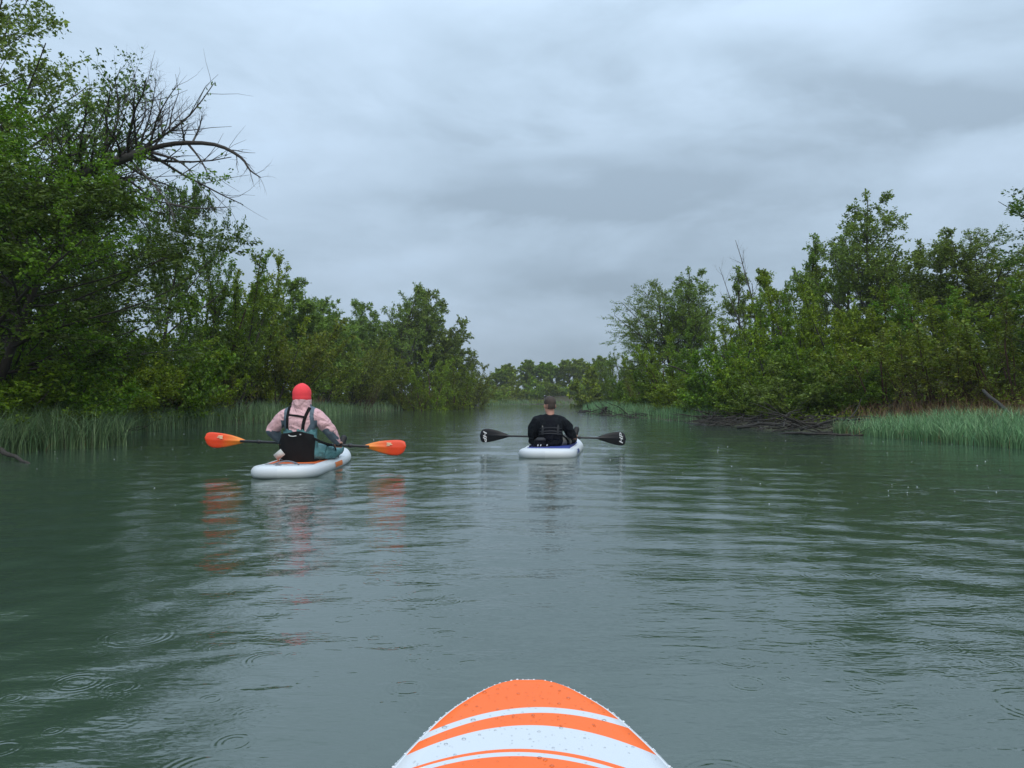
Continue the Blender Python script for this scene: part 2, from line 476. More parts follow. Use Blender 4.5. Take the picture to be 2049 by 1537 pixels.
def broadleaf(seed, H, spread, bark, leaf, limb_n=20, per=24, size=0.07, base=0.18, up=0.05, lean=(0, 0), forks=1, twig_n=6, br_n=8, kind='broadleaf_tree', spire=0.0):
    r = np.random.RandomState(seed)
    trunks = []
    for k in range(forks):
        a = r.uniform(0, 6.28); tilt = 0.0 if forks == 1 else r.uniform(0.10, 0.28)
        d = np.array([lean[0] + math.cos(a) * tilt, lean[1] + math.sin(a) * tilt, 1.0])
        Lt = H * (1.0 if k == 0 else r.uniform(0.75, 0.95))
        trunks.append((path(r, (r.normal(0, 0.05) * (forks > 1), r.normal(0, 0.05) * (forks > 1), -0.25), d, Lt, 12, 0.055, 0.03), taper(0.016 * H / math.sqrt(forks), 12, 0.10)))
    sh = lambda t: (0.35 + 1.0 * math.sin(math.pi * min(1, max(0, (t - base) / (1 - base))) ** (0.75 - 0.3 * spire)) ** 0.8) * (1 - 0.25 * t)
    limbs = spawn(r, trunks, limb_n, base, 0.98, 0.95, spread, sh, 7, 0.10, up, 0.55)
    brs = spawn(r, limbs, br_n, 0.15, 1.0, 0.75, 0.42, lambda t: 1.15 - 0.6 * t, 5, 0.13, 0.05, 0.6)
    brs += spawn(r, trunks, 10, 0.75, 1.0, 0.6, 0.10, lambda t: 1.2 - 0.6 * t, 5, 0.12, 0.08, 0.6)
    twigs = spawn(r, brs, twig_n, 0.1, 1.0, 0.7, 0.48, lambda t: 1.1 - 0.5 * t, 4, 0.15, 0.02, 0.6)
    tips = [(q[-3:], w_[-3:]) for q, w_ in trunks]
    V, F = on_twigs(r, twigs + brs + tips, per, 0.12, 0.035, size)
    w = wood_mesh(kind + '_wood', [(trunks, 7), (limbs, 5), (brs, 3), (twigs, 3)])
    return make_proto(kind, bark, leaf, w, leaf_mesh(kind + '_leaves', V, F), H)

def multistem(seed, H, stems, splay, bark, leaf, per=26, size=0.055, br_n=11, twig_n=5, t_leaf=0.15, kind='willow_shrub', wig=0.06, brl=0.28, up=0.035, asym=(0, 0), br_up=0.06, fan=0.25):
    r = np.random.RandomState(seed)
    st = []
    for k in range(stems):
        a = k * 2.4 + r.normal(0, 0.4); s = splay * math.sqrt((k + 0.5) / stems) * r.uniform(0.75, 1.2)
        d = np.array([math.cos(a) * math.sin(s) + asym[0], math.sin(a) * math.sin(s) + asym[1], math.cos(s)])
        L = H * r.uniform(0.72, 1.05) * (1.0 - 0.25 * (s / max(splay, 1e-3)) ** 2)
        st.append((path(r, (math.cos(a) * fan * r.uniform(0.2, 1), math.sin(a) * fan * r.uniform(0.2, 1), -0.2), d, L, 10, wig, up), taper(0.0085 * H * r.uniform(0.7, 1.2), 10, 0.15)))
    brs = spawn(r, st, br_n, t_leaf, 1.0, 0.65, brl, lambda t: 1.15 - 0.75 * t, 6, 0.11, br_up, 0.55)
    twigs = spawn(r, brs, twig_n, 0.1, 1.0, 0.65, 0.45, lambda t: 1.1 - 0.5 * t, 4, 0.14, 0.03, 0.6)
    tips = [(q[-4:], w_[-4:]) for q, w_ in st for _ in (0, 1)]
    V, F = on_twigs(r, twigs + brs + tips, per, 0.08, 0.03, size)
    w = wood_mesh(kind + '_wood', [(st, 6), (brs, 3), (twigs, 3)])
    return make_proto(kind, bark, leaf, w, leaf_mesh(kind + '_leaves', V, F), H, ('stem', 'crown'))

def bare(seed, H, bark, kind='bare_tree'):
    r = np.random.RandomState(seed)
    tr = [(path(r, (0, 0, -0.2), (0.06, 0, 1), H, 10, 0.05, 0.03), taper(0.010 * H, 10, 0.12)),
          (path(r, (0.03, 0, -0.2), (0.16, 0.1, 1), H * 0.86, 9, 0.05, 0.03), taper(0.007 * H, 9, 0.12))]
    lb = spawn(r, tr, 15, 0.3, 0.98, 0.7, 0.17, lambda t: 1.2 - 0.6 * t, 6, 0.14, 0.10, 0.5)
    tw = spawn(r, lb, 4, 0.2, 1.0, 0.7, 0.45, lambda t: 1.0, 4, 0.16, 0.06, 0.6)
    w = wood_mesh(kind + '_wood', [(tr, 6), (lb, 4), (tw, 3)])
    return make_proto(kind, bark, None, w, None, H)

PR = {}
PR['big'] = broadleaf(1, 7.5, 0.46, 'bark', 'leaf_mid', 26, 60, 0.060, 0.10, 0.02, br_n=10, twig_n=6)
PR['dark'] = broadleaf(2, 7.0, 0.40, 'bark', 'leaf_dark', 24, 40, 0.075, 0.14, 0.04, br_n=9)
PR['airy'] = broadleaf(3, 9.0, 0.34, 'bark', 'leaf_pale', 26, 40, 0.068, 0.22, 0.06)
PR['will1'] = multistem(4, 5.6, 11, 0.55, 'bark', 'leaf_mid', 66, 0.066, br_n=12, brl=0.27, t_leaf=0.08)
PR['will2'] = multistem(5, 5.2, 11, 0.55, 'bark_red', 'leaf_light', 66, 0.066, br_n=12, brl=0.27, t_leaf=0.08)
PR['will3'] = multistem(6, 5.0, 13, 0.66, 'bark', 'leaf_olive', 50, 0.085, br_n=12, brl=0.28)
PR['sap'] = multistem(19, 5.2, 8, 0.28, 'bark', 'leaf_light', 72, 0.064, br_n=15, twig_n=5, brl=0.20, br_up=0.10, t_leaf=0.06, kind='upright_willow', fan=0.5)
PR['sap2'] = multistem(20, 5.4, 7, 0.30, 'bark_red', 'leaf_mid', 66, 0.064, br_n=15, twig_n=5, brl=0.20, br_up=0.10, t_leaf=0.10, kind='upright_willow', fan=0.5)
PR['bush1'] = multistem(7, 3.2, 16, 1.05, 'bark', 'leaf_light', 62, 0.068, br_n=12, t_leaf=0.05, kind='rounded_shrub', brl=0.34)
PR['bush2'] = multistem(8, 3.0, 16, 1.10, 'bark', 'leaf_mid', 62, 0.070, br_n=12, t_leaf=0.05, kind='rounded_shrub', brl=0.34)
PR['pop1'] = broadleaf(9, 8.0, 0.28, 'bark_grey', 'leaf_pale', 40, 36, 0.085, 0.14, 0.10, kind='poplar_tree', spire=1.0)
PR['pop2'] = broadleaf(10, 8.0, 0.32, 'bark', 'leaf_pale', 26, 44, 0.110, 0.10, 0.08, forks=2, kind='poplar_tree', br_n=7)
PR['slim'] = broadleaf(12, 6.0, 0.20, 'bark', 'leaf_pale', 24, 60, 0.078, 0.15, 0.12, kind='slender_tree', br_n=6, twig_n=5, spire=1.0)
PR['slim2'] = broadleaf(13, 6.0, 0.22, 'bark', 'leaf_light', 24, 60, 0.078, 0.12, 0.12, kind='slender_tree', br_n=6, twig_n=5)
PR['thin'] = multistem(14, 3.6, 13, 0.55, 'bark_red', 'leaf_olive', 36, 0.070, br_n=8, twig_n=4, t_leaf=0.38, kind='thin_stemmed_shrub', wig=0.05, brl=0.24, fan=0.45)
PR['redtwig'] = multistem(15, 2.2, 26, 0.80, 'bark_red', 'leaf_olive', 14, 0.055, br_n=5, twig_n=3, t_leaf=0.3, kind='red_twig_shrub', wig=0.06, brl=0.25, fan=0.6)
PR['far'] = broadleaf(16, 8.5, 0.36, 'bark', 'leaf_light', 22, 60, 0.24, 0.02, 0.04, kind='distant_tree', br_n=8, twig_n=4)
PR['farbush'] = multistem(17, 4.0, 14, 1.1, 'bark', 'leaf_light', 60, 0.19, br_n=8, twig_n=4, t_leaf=0.03, kind='distant_shrub', brl=0.40)
PR['bare'] = bare(18, 6.0, 'bark_grey')

used = {}
def plant(key, px, d, top=None, H=None, label='', cat='tree', group=None, rz=None, lean=0.0, lean_az=0.0, sx=1.0, leaf=None):
    """a plant whose foot stands at distance d along the river; its top reaches photo row `top`"""
    p = PR[key]
    r = random.Random(hash((round(px), round(d * 10))) & 0xffff)
    # keep the foot on dry land: step back along the river until it stands far enough from the water
    x = (px - 1024.5) / FPX * d
    need = 0.45 if 'overhang' in label or 'dipping' in label else (1.1 if cat == 'shrub' else 1.9)
    for _ in range(60):
        if float(np.max(land_dist(x, d))) >= need or d > 60: break
        d *= 1.012; x = (px - 1024.5) / FPX * d
    z = float(ground_z(x, d))
    if H is None: H = EYE + (800 - top) / FPX * d - z
    s = H / p.H
    o = empty(p.kind, (x, d, z), r.uniform(0, 6.28) if rz is None else rz)
    if lean:
        o.rotation_mode = 'XYZ'
        q = Matrix.Rotation(lean, 3, Vector((math.cos(lean_az), math.sin(lean_az), 0))) @ Matrix.Rotation(o.rotation_euler.z, 3, 'Z')
        o.rotation_euler = q.to_euler()
    wide = sx * s if s < 1.25 else sx * (1.25 + 0.5 * (s - 1.25))
    wide = max(wide, 0.95) * sx * (1.0 if p.kind in ('slender_tree', 'bare_tree', 'upright_willow') else 1.08)
    o.scale = (wide, wide, s)
    tag(o, label, cat, group)
    if key in used:
        for src in used[key]:
            c = src.copy(); COL.objects.link(c); c.parent = o
            if leaf and src.data is p.c:
                c.material_slots[0].link = 'OBJECT'; c.material_slots[0].material = M[leaf]
    else:
        kids = [link(p.parts[0], p.t, o)]
        if p.c is not None: kids.append(link(p.parts[1], p.c, o))
        used[key] = kids
        if leaf and p.c is not None:
            kids[1].material_slots[0].link = 'OBJECT'; kids[1].material_slots[0].material = M[leaf]
    return o

GL, GR, GF = 'trees and shrubs on the left bank', 'trees and shrubs on the right bank', 'distant trees at the river bend'
LEFT = [
 ('big', -50, 13.2, 130, 'big broadleaf tree with dense dark foliage filling the left edge', 'tree'),
 ('dark', -15, 13.6, 360, 'dark low tree under the left-edge crown, directly behind the nearest reeds', 'tree'),
 ('will1', 105, 17.5, 450, 'leafy willow filling the shade right of the left-edge trunk', 'willow'),
 ('will1', 25, 16.0, 520, 'leafy willow low behind the left-edge trunk', 'willow'),
 ('airy', -50, 16.5, -120, 'tall airy tree whose loose top leaves the frame at the upper left', 'tree'),
 ('dark', 60, 18.0, 330, 'dark broadleaf tree standing behind the leaning dead limb', 'tree'),
 ('dark', 205, 21.0, 395, 'dark dense tree under the bare drooping limb', 'tree'),
 ('dark', 310, 23.5, 345, 'dark tree with thin twigs left of the tall willow clump', 'tree'),
 ('big', -140, 20.0, 180, 'broad tree far back on the bank behind the dense left-edge tree', 'tree'),
 ('will1', 455, 25.0, 445, 'tall multi-stemmed willow with several dark leaning trunks and a spiky top', 'willow'),
 ('sap', 515, 29.0, 478, 'willow with narrow leafy top just riverward of the spiky willow', 'willow'),
 ('sap2', 400, 26.0, 500, 'olive willow half hidden behind the spiky willow', 'willow'),
 ('pop2', 592, 34.0, 545, 'rounded dark tree rising behind the woman in the red beanie', 'tree'),
 ('pop2', 652, 38.0, 592, 'lower rounded dark tree next to the gap before the poplar grove', 'tree'),
 ('will3', 560, 30.5, 620, 'olive shrub below the rounded dark tree, left of the red beanie', 'shrub'),
 ('will3', 640, 34.0, 660, 'olive willow directly above the red beanie', 'willow'),
 ('will3', 695, 41.0, 668, 'willow between the red beanie and the poplar grove', 'willow'),
 ('bush1', 130, 14.6, 700, 'small bright shrub on the slope beside the dark left-edge tree', 'shrub'),
 ('bush1', 215, 16.8, 640, 'light green shrub on the grassy slope above the reeds', 'shrub'),
 ('bush2', 300, 19.5, 590, 'mid green shrub on the slope, left of the willow trunks', 'shrub'),
 ('bush1', 345, 22.2, 640, 'bright shrub at the foot of the spiky willow', 'shrub'),
 ('bush2', 60, 14.2, 600, 'shaded shrub at the foot of the left-edge tree', 'shrub'),
 ('bush2', -20, 13.0, 640, 'shaded shrub behind the nearest reeds at the left frame edge', 'shrub'),
 ('redtwig', 285, 19.2, 720, 'leafless red-stemmed shrub behind the tall reeds', 'shrub'),
 ('redtwig', 440, 24.0, 745, 'tangle of red twigs under the spiky willow', 'shrub'),
 ('redtwig', 715, 42.0, 745, 'red-brown twiggy shrub right of the red beanie, over the reed strip', 'shrub'),
 ('pop2', 722, 62.0, 597, 'narrow poplar on the left side of the poplar grove', 'poplar'),
 ('pop1', 790, 64.0, 563, 'tallest poplar in the middle of the distant grove', 'poplar'),
 ('pop2', 852, 66.0, 570, 'broad poplar on the river side of the grove top', 'poplar'),
 ('pop2', 905, 70.0, 655, 'low spreading poplar hanging out from the grove towards the river', 'poplar'),
 ('pop2', 760, 67.0, 640, 'shorter poplar filling the gap in the grove', 'poplar'),
 ('will3', 745, 47.0, 700, 'olive willow in front of the poplar grove, nearest the red-brown twigs', 'willow'),
 ('will2', 800, 52.0, 708, 'light green rounded willow below the tallest poplar', 'willow'),
 ('will2', 855, 58.0, 690, 'light green willow below the broad poplar', 'willow'),
 ('will2', 908, 66.0, 702, 'bright willow at the river end of the poplar grove', 'willow'),
 ('will3', 938, 78.0, 718, 'small olive willow leaning over the water beyond the grove', 'willow'),
 ('bare', 960, 92.0, 700, 'thin bare sapling standing against the sky beyond the grove', 'bare tree'),
 ('will3', 950, 98.0, 748, 'low dark shrub below the thin bare sapling', 'shrub'),
 ('redtwig', 830, 52.5, 768, 'ochre and red twiggy shrub at the waterline below the light willows', 'shrub'),
]
for k_, px, d, top, lab, cat in LEFT:
    plant(k_, px, d, top, None, lab, cat, GL, sx=0.62 if k_ == 'dark' and px > 150 else 1.0)
RIGHT = [
 ('farbush', 1200, 92.0, 728, 'small hazy shrub where the right bank meets the distant trees', 'shrub'),
 ('will1', 1226, 76.0, 706, 'dark willow at the tip of the right bank', 'willow'),
 ('will1', 1250, 64.0, 692, 'willow behind the driftwood point with a feathery top', 'willow'),
 ('will2', 1290, 55.0, 680, 'light willow right behind the driftwood point', 'willow'),
 ('pop1', 1388, 43.0, 540, 'spreading tree with a dark visible trunk at the river end of the right bank', 'tree'),
 ('airy', 1345, 45.0, 556, 'airy tree leaning its top out over the river on the right bank', 'tree'),
 ('airy', 1310, 47.0, 625, 'short airy tree hanging lowest towards the river on the right bank', 'tree'),
 ('slim', 1490, 36.5, 535, 'slim tree with a slanting dark trunk left of the bare tree', 'tree'),
 ('bare', 1528, 34.0, 478, 'grey bare tree poking out of the right thicket', 'bare tree'),
 ('slim', 1600, 34.5, 472, 'slender tree with a sparse leafy tip just right of the bare tree', 'tree'),
 ('slim2', 1650, 33.0, 520, 'slender light tree between the sparse-tipped tree and the tall poplar', 'tree'),
 ('slim2', 1566, 33.5, 540, 'slender light tree directly right of the bare tree', 'tree'),
 ('pop1', 1752, 31.0, 392, 'tall poplar rising highest above the right thicket', 'poplar'),
 ('slim', 1705, 32.5, 460, 'slender tree against the left flank of the tall poplar', 'tree'),
 ('slim', 1808, 31.0, 480, 'slender tree against the right flank of the tall poplar', 'tree'),
 ('slim', 1862, 29.0, 482, 'thin pointed tree halfway between the tall poplar and the frame edge', 'tree'),
 ('airy', 1935, 27.0, 455, 'spreading tree with open crown near the right frame edge', 'tree'),
 ('pop1', 1990, 26.5, 445, 'upright leafy tree beside the open-crowned tree at the right', 'tree'),
 ('dark', 2125, 17.5, 380, 'near dark-leaved tree entering at the right frame edge', 'tree'),
 ('will2', 1335, 39.5, 655, 'light green willow over the reeds at the right point', 'willow'),
 ('will1', 1405, 35.0, 640, 'rounded willow with arching dark boughs in the middle of the right bank', 'willow'),
 ('sap', 1470, 31.5, 590, 'light willow right of the arching boughs', 'willow'),
 ('sap2', 1545, 29.0, 560, 'dense willow below the bare tree', 'willow'),
 ('sap', 1612, 27.5, 545, 'bright willow below the sparse-tipped slender tree', 'willow'),
 ('sap', 1690, 26.0, 560, 'dense willow in front of the tall poplar, left half', 'willow'),
 ('will2', 1772, 25.5, 560, 'bright willow in front of the tall poplar, right half', 'willow'),
 ('sap2', 1845, 24.5, 560, 'light willow below the thin pointed tree', 'willow'),
 ('sap', 1910, 23.5, 560, 'light willow under the open-crowned tree', 'willow'),
 ('sap2', 1985, 22.0, 560, 'mid green willow behind the rust-coloured slope', 'willow'),
 ('will2', 2060, 21.0, 540, 'light willow cut by the right frame edge', 'willow'),
 ('bush2', 1475, 29.0, 628, 'big rounded shrub right of the arching boughs', 'shrub'),
 ('bush1', 1555, 27.5, 640, 'big bright shrub in the middle of the right bank above the driftwood', 'shrub'),
 ('bush2', 1640, 25.0, 632, 'big rounded shrub above the right half of the driftwood', 'shrub'),
 ('bush1', 1735, 24.0, 640, 'big bright shrub left of the thin red stems', 'shrub'),
 ('bush2', 1320, 40.0, 700, 'rounded shrub filling the gap behind the right reed point', 'shrub'),
 ('bush2', 1255, 58.0, 740, 'dark rounded shrub right behind the driftwood stump', 'shrub'),
 ('bush1', 1600, 23.6, 712, 'pale overhanging shrub low above the driftwood tangle', 'shrub'),
 ('bush2', 1520, 25.8, 705, 'mid green shrub dipping to the driftwood tangle', 'shrub'),
 ('bush2', 1690, 22.4, 690, 'dark overhanging shrub left of the single reed tuft', 'shrub'),
 ('bush2', 1440, 30.0, 720, 'low shrub behind the grey waterline root', 'shrub'),
 ('bush1', 1370, 34.0, 740, 'low bright shrub behind the reed strip at the right point', 'shrub'),
 ('redtwig', 1290, 42.0, 752, 'red twiggy shrub above the reeds at the right point', 'shrub'),
 ('thin', 1770, 21.4, 660, 'thin-stemmed shrub above the single reed tuft', 'shrub'),
 ('thin', 1850, 20.2, 640, 'thin-stemmed shrub with red stems at the left end of the dry grass', 'shrub'),
 ('thin', 1905, 19.4, 690, 'low red-stemmed shrub in the dry grass behind the right reeds', 'shrub'),
 ('thin', 1965, 19.2, 630, 'thin-stemmed shrub beside the fallen log', 'shrub'),
 ('thin', 2035, 18.4, 600, 'thin-stemmed shrub right of the fallen log', 'shrub'),
 ('redtwig', 1880, 19.0, 745, 'bare red twigs in the dry grass', 'shrub'),
 ('redtwig', 2000, 18.2, 750, 'bare red twigs beside the fallen log', 'shrub'),
]
for k_, px, d, top, lab, cat in RIGHT:
    kw = {}
    if 'leaning its top' in lab: kw = dict(lean=R(9), lean_az=R(-90))
    if 'slanting dark trunk' in lab: kw = dict(lean=R(8), lean_az=R(-90))
    if 'pale overhanging' in lab: kw = dict(leaf='leaf_pale')
    if 'hanging lowest towards' in lab: kw = dict(lean=R(10), lean_az=R(-90))
    plant(k_, px, d, top, None, lab, cat, GR, **kw)
names = ['leftmost', 'second from left', 'third from left', 'fourth from left', 'fifth from left', 'sixth from left', 'seventh from left', 'rightmost']
for i, (px, d, top) in enumerate([(992, 142, 738), (1022, 148, 727), (1050, 152, 720), (1078, 150, 724), (1106, 156, 728), (1140, 152, 720), (1170, 156, 717), (1198, 150, 712)]):
    plant('far', px, d, top, None, 'hazy rounded tree, %s of the eight closing the river view' % names[i], 'tree', GF)
for i, (px, d, top) in enumerate([(985, 128, 762), (1020, 137, 752), (1062, 140, 757), (1100, 142, 752), (1138, 143, 760), (1176, 143, 755)]):
    plant('farbush', px, d, top, None, 'hazy pale shrub, %s of the six along the far waterline' % (['leftmost', 'second from left', 'third from left', 'fourth from left', 'fifth from left', 'rightmost'][i]), 'shrub', 'distant shrubs along the far waterline')

# ------------------------------------------------------------------ the leaning tree with its bare drooping limb
def leaning_tree():
    r = np.random.RandomState(31)
    def at(px, py, d): return np.array([(px - 1024.5) / FPX * d, d, EYE + (800 - py) / FPX * d])
    def poly(ps, n):
        ps = np.array(ps); t_ = np.linspace(0, len(ps) - 1, n); j = np.minimum(t_.astype(int), len(ps) - 2); u = (t_ - j)[:, None]
        p0 = ps[np.maximum(j - 1, 0)]; p1 = ps[j]; p2 = ps[j + 1]; p3 = ps[np.minimum(j + 2, len(ps) - 1)]
        return 0.5 * ((2 * p1) + (-p0 + p2) * u + (2 * p0 - 5 * p1 + 4 * p2 - p3) * u ** 2 + (-p0 + 3 * p1 - 3 * p2 + p3) * u ** 3)
    foot = at(-40, 655, 16.2); foot[2] = float(ground_z(foot[0], foot[1])) - 0.2
    trunk = (poly([foot, at(30, 500, 16), at(110, 375, 15.6), at(215, 325, 15.3), at(290, 297, 15.1)], 16), np.linspace(0.19, 0.075, 16))
    limb = (poly([at(285, 298, 15.1), at(345, 284, 14.9), at(425, 286, 14.7), at(478, 312, 14.6), at(497, 338, 14.55), at(519, 353, 14.5)], 16), np.linspace(0.055, 0.008, 16))
    limb2 = (poly([at(290, 300, 15.1), at(350, 318, 14.9), at(386, 348, 14.8)], 8), np.linspace(0.035, 0.006, 8))
    limb3 = (poly([at(372, 285, 14.85), at(398, 318, 14.7), at(420, 362, 14.6)], 8), np.linspace(0.026, 0.005, 8))
    ups = []
    for (a, b, c) in [((300, 296), (335, 248), (380, 203)), ((320, 262), (314, 215), (318, 178)), ((270, 300), (295, 225), (306, 155)),
                      ((120, 372), (190, 250), (235, 128)), ((140, 360), (220, 260), (268, 130)), ((365, 284), (360, 255), (350, 215)),
                      ((380, 284), (395, 250), (400, 222)), ((100, 385), (115, 300), (120, 240)), ((200, 330), (235, 255), (250, 200)), ((232, 318), (280, 240), (285, 180))]:
        q = poly([at(*a, 15.2), at(*b, 15.2 + r.uniform(-.5, .5)), at(*c, 15.2 + r.uniform(-.9, .9))], 9)
        ups.append((q, np.linspace(0.024, 0.004, 9)))
    downs = []
    for (a, b, c) in [((250, 312), (330, 400), (352, 470)), ((200, 335), (300, 400), (395, 455)), ((330, 405), (390, 415), (458, 412)), ((150, 355), (240, 400), (300, 470)), ((95, 420), (180, 390), (300, 330))]:
        q = poly([at(*a, 15.3), at(*b, 15.3 + r.uniform(-.5, .3)), at(*c, 15.3 + r.uniform(-.8, .5))], 9)
        downs.append((q, np.linspace(0.03, 0.005, 9)))
    brs = spawn(r, ups, 13, 0.15, 1.0, 0.55, 0.34, lambda t: 1.1 - 0.5 * t, 5, 0.14, 0.05, 0.5)
    brd = spawn(r, downs, 12, 0.15, 1.0, 0.6, 0.30, lambda t: 1.1 - 0.5 * t, 5, 0.14, 0.0, 0.5)
    brl = spawn(r, [limb, limb2, limb3], 9, 0.15, 1.0, 0.7, 0.22, lambda t: 1.0 - 0.5 * t, 5, 0.16, -0.02, 0.4)
    brt = spawn(r, [trunk], 26, 0.25, 1.0, 0.9, 0.22, lambda t: 1.0, 6, 0.12, 0.06, 0.4)
    tw = spawn(r, brs + brd + brt, 8, 0.2, 1.0, 0.7, 0.45, lambda t: 1.0, 4, 0.16, 0.02, 0.6)
    twb = spawn(r, brl, 3, 0.2, 1.0, 0.7, 0.45, lambda t: 1.0, 4, 0.18, 0.0, 0.6)
    low = [t_ for t_ in tw if t_[0][0][0] < -7.7]
    V, F = on_twigs(r, low + brt + [b_ for b_ in brs + brd if b_[0][0][0] < -7.4], 15, 0.1, 0.03, 0.062)
    base = Vector(foot) + Vector((0, 0, 0.2))
    o = empty('leaning_tree', base)
    off = np.array(base)
    t_me = wood_mesh('leaning_trunk', [([(p_ - off, q_) for p_, q_ in [trunk]], 9), ([(p_ - off, q_) for p_, q_ in ups + downs], 5)])
    link('trunk', t_me, o, M['bark_grey'])
    l_me = wood_mesh('bare_limb', [([(p_ - off, q_) for p_, q_ in [limb, limb2, limb3]], 7), ([(p_ - off, q_) for p_, q_ in brl], 4), ([(p_ - off, q_) for p_, q_ in twb], 3)])
    tag(link('bare_limb', l_me, o, M['bark']), 'dead dark limb bending down over the river')
    link('twig', wood_mesh('twig', [([(p_ - off, q_) for p_, q_ in brs + brd + brt], 4), ([(p_ - off, q_) for p_, q_ in tw], 3)]), o, M['bark'])
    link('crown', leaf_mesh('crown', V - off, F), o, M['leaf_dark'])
    tag(o, 'old tree leaning right with a bare limb drooping over the river', 'tree', GL)
leaning_tree()

# ------------------------------------------------------------------ undergrowth, reeds, dry grass (nobody could count them)
def scatter_leaves(name, seed, n_clump, yr, bank, dr, leaf, hmax, per, label):
    r = np.random.RandomState(seed)
    y = yr[0] * np.exp(r.uniform(0, 1, n_clump) * math.log(yr[1] / yr[0]))
    d = dr[0] + (dr[1] - dr[0]) * r.uniform(0, 1, n_clump)
    if bank < 0: xs, f = shore(y, LY, LX); x = xs - d * f
    else: xs, f = shore(y, RY, RX); x = xs + d * f
    z = ground_z(x, y)
    rad = r.uniform(0.25, 0.75, n_clump) * (1 + y / 90); hh = r.uniform(0.35, 1.0, n_clump) * hmax * smoothstep(dr[0] - 0.2, dr[0] + 2.0, d).clip(0.35, 1)
    idx = np.repeat(np.arange(n_clump), per); n = len(idx)
    v = unit(r.normal(0, 1, (n, 3))); v[:, 2] = np.abs(v[:, 2]); v *= r.uniform(0.35, 1, (n, 1)) ** 0.5
    P = np.stack([x[idx] + v[:, 0] * rad[idx], y[idx] + v[:, 1] * rad[idx], np.zeros(n)], 1)
    P[:, 2] = z[idx] + v[:, 2] * hh[idx] + 0.02
    A = v + r.normal(0, 0.6, v.shape); A[:, 2] += 0.1
    sz = (0.055 + y[idx] * 0.0011) * np.exp(r.normal(0, 0.3, n))
    V, F = leaves_arrays(r, P, A, sz, 0.66, 0.8)
    o = link(name, leaf_mesh(name, V, F), None, M[leaf])
    tag(o, label, 'undergrowth', None, 'stuff')
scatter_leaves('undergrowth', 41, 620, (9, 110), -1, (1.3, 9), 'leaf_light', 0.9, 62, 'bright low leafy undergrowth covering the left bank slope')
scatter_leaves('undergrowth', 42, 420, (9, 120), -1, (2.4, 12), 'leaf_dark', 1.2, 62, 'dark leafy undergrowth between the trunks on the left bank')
scatter_leaves('undergrowth', 45, 260, (112, 141), -1, (0.8, 12), 'leaf_olive', 1.6, 50, 'low hazy undergrowth along the far bank at the river bend')
scatter_leaves('undergrowth', 43, 430, (12, 105), 1, (1.4, 7), 'leaf_olive', 0.8, 60, 'olive leafy undergrowth on the right bank')
scatter_leaves('undergrowth', 44, 480, (18, 120), 1, (1.4, 12), 'leaf_mid', 1.5, 62, 'mid green leafy undergrowth between the stems on the right bank')
def blades(r, x, y, z, h, w, lean, nseg=4):
    n = len(x); a = r.uniform(0, 6.28, n)
    dirx, diry = np.cos(a), np.sin(a); b = a + math.pi / 2 + r.normal(0, 0.5, n); sx, sy = np.cos(b), np.sin(b)
    ts = np.linspace(0, 1, nseg + 1)
    L, Rr = [], []
    bend = lean * r.uniform(0.3, 1.5, n)
    for t_ in ts:
        off = bend * h * t_ ** 2.2; zz_ = z + h * (t_ - 0.35 * bend * t_ ** 3)
        ww = w * (1 - t_ ** 1.6) * 0.5 + 0.0006
        L.append(np.stack([x + dirx * off - sx * ww, y + diry * off - sy * ww, zz_], 1)); Rr.append(np.stack([x + dirx * off + sx * ww, y + diry * off + sy * ww, zz_], 1))
    V = np.stack(L + Rr, 1).reshape(-1, 3); m = nseg + 1
    F = []
    i = np.arange(n) * 2 * m
    for k in range(nseg): F.append(np.stack([i + k, i + m + k, i + m + k + 1, i + k + 1], 1))
    return V, np.concatenate(F)
def bank_points(r, n, y0, y1, bank, d0, d1, clump=0.0):
    y = y0 * np.exp(r.uniform(0, 1, n) * math.log(y1 / y0)); d = d0 + (d1 - d0) * r.uniform(0, 1, n)
    if bank < 0: xs, f = shore(y, LY, LX); x = xs - d * f
    else: xs, f = shore(y, RY, RX); x = xs + d * f
    return x, y
def reed_bed(label, seed, specs, mat, name='reed_grass'):
    r = np.random.RandomState(seed); Vs, Fs, off = [], [], 0
    for (n, y0, y1, bank, d0, d1, h, w, lean, gap) in specs:
        x, y = bank_points(r, n, y0, y1, bank, d0, d1)
        keep = vnoise(x * 1.6, y * 1.1, seed) > gap - 1.0 * r.uniform(0, 0.5, n)
        x, y = x[keep], y[keep]
        z = np.maximum(ground_z(x, y), -0.04)
        hh = h * (0.55 + 0.6 * r.uniform(0, 1, len(x))) * (1 + 0.25 * vnoise(x * 1.3, y * 1.3, seed + 1))
        v, f = blades(r, x, y, z, hh, w * r.uniform(0.7, 1.3, len(x)), lean)
        Vs.append(v); Fs.append(f + off); off += len(v)
    o = link(name, mesh_np(name, np.concatenate(Vs), [np.concatenate(Fs)], True), None, M[mat])
    tag(o, label, 'grass', None, 'stuff')
reed_bed('tall blue-green reeds along the left waterline', 51, [
    (4600, 10.8, 13.3, -1, -0.5, 1.3, 0.80, 0.014, 0.55, -0.9), (2600, 13.3, 15.2, -1, -0.3, 1.0, 0.62, 0.013, 0.6, -0.35), (1600, 15.2, 17.5, -1, -0.1, 1.3, 0.6, 0.012, 0.42, 0.0),
    (5200, 17.0, 24.0, -1, -0.35, 2.2, 0.74, 0.015, 0.5, -0.55), (3400, 24, 36, -1, -0.3, 1.8, 0.68, 0.017, 0.33, -0.6), (3000, 36, 74, -1, -0.3, 2.2, 0.62, 0.030, 0.3, -0.5),
    (2200, 112, 140, -1, -0.2, 6.0, 0.8, 0.07, 0.3, -0.9), (3000, 78, 139, -1, -0.2, 2.4, 0.6, 0.055, 0.3, -0.7)], 'reed')
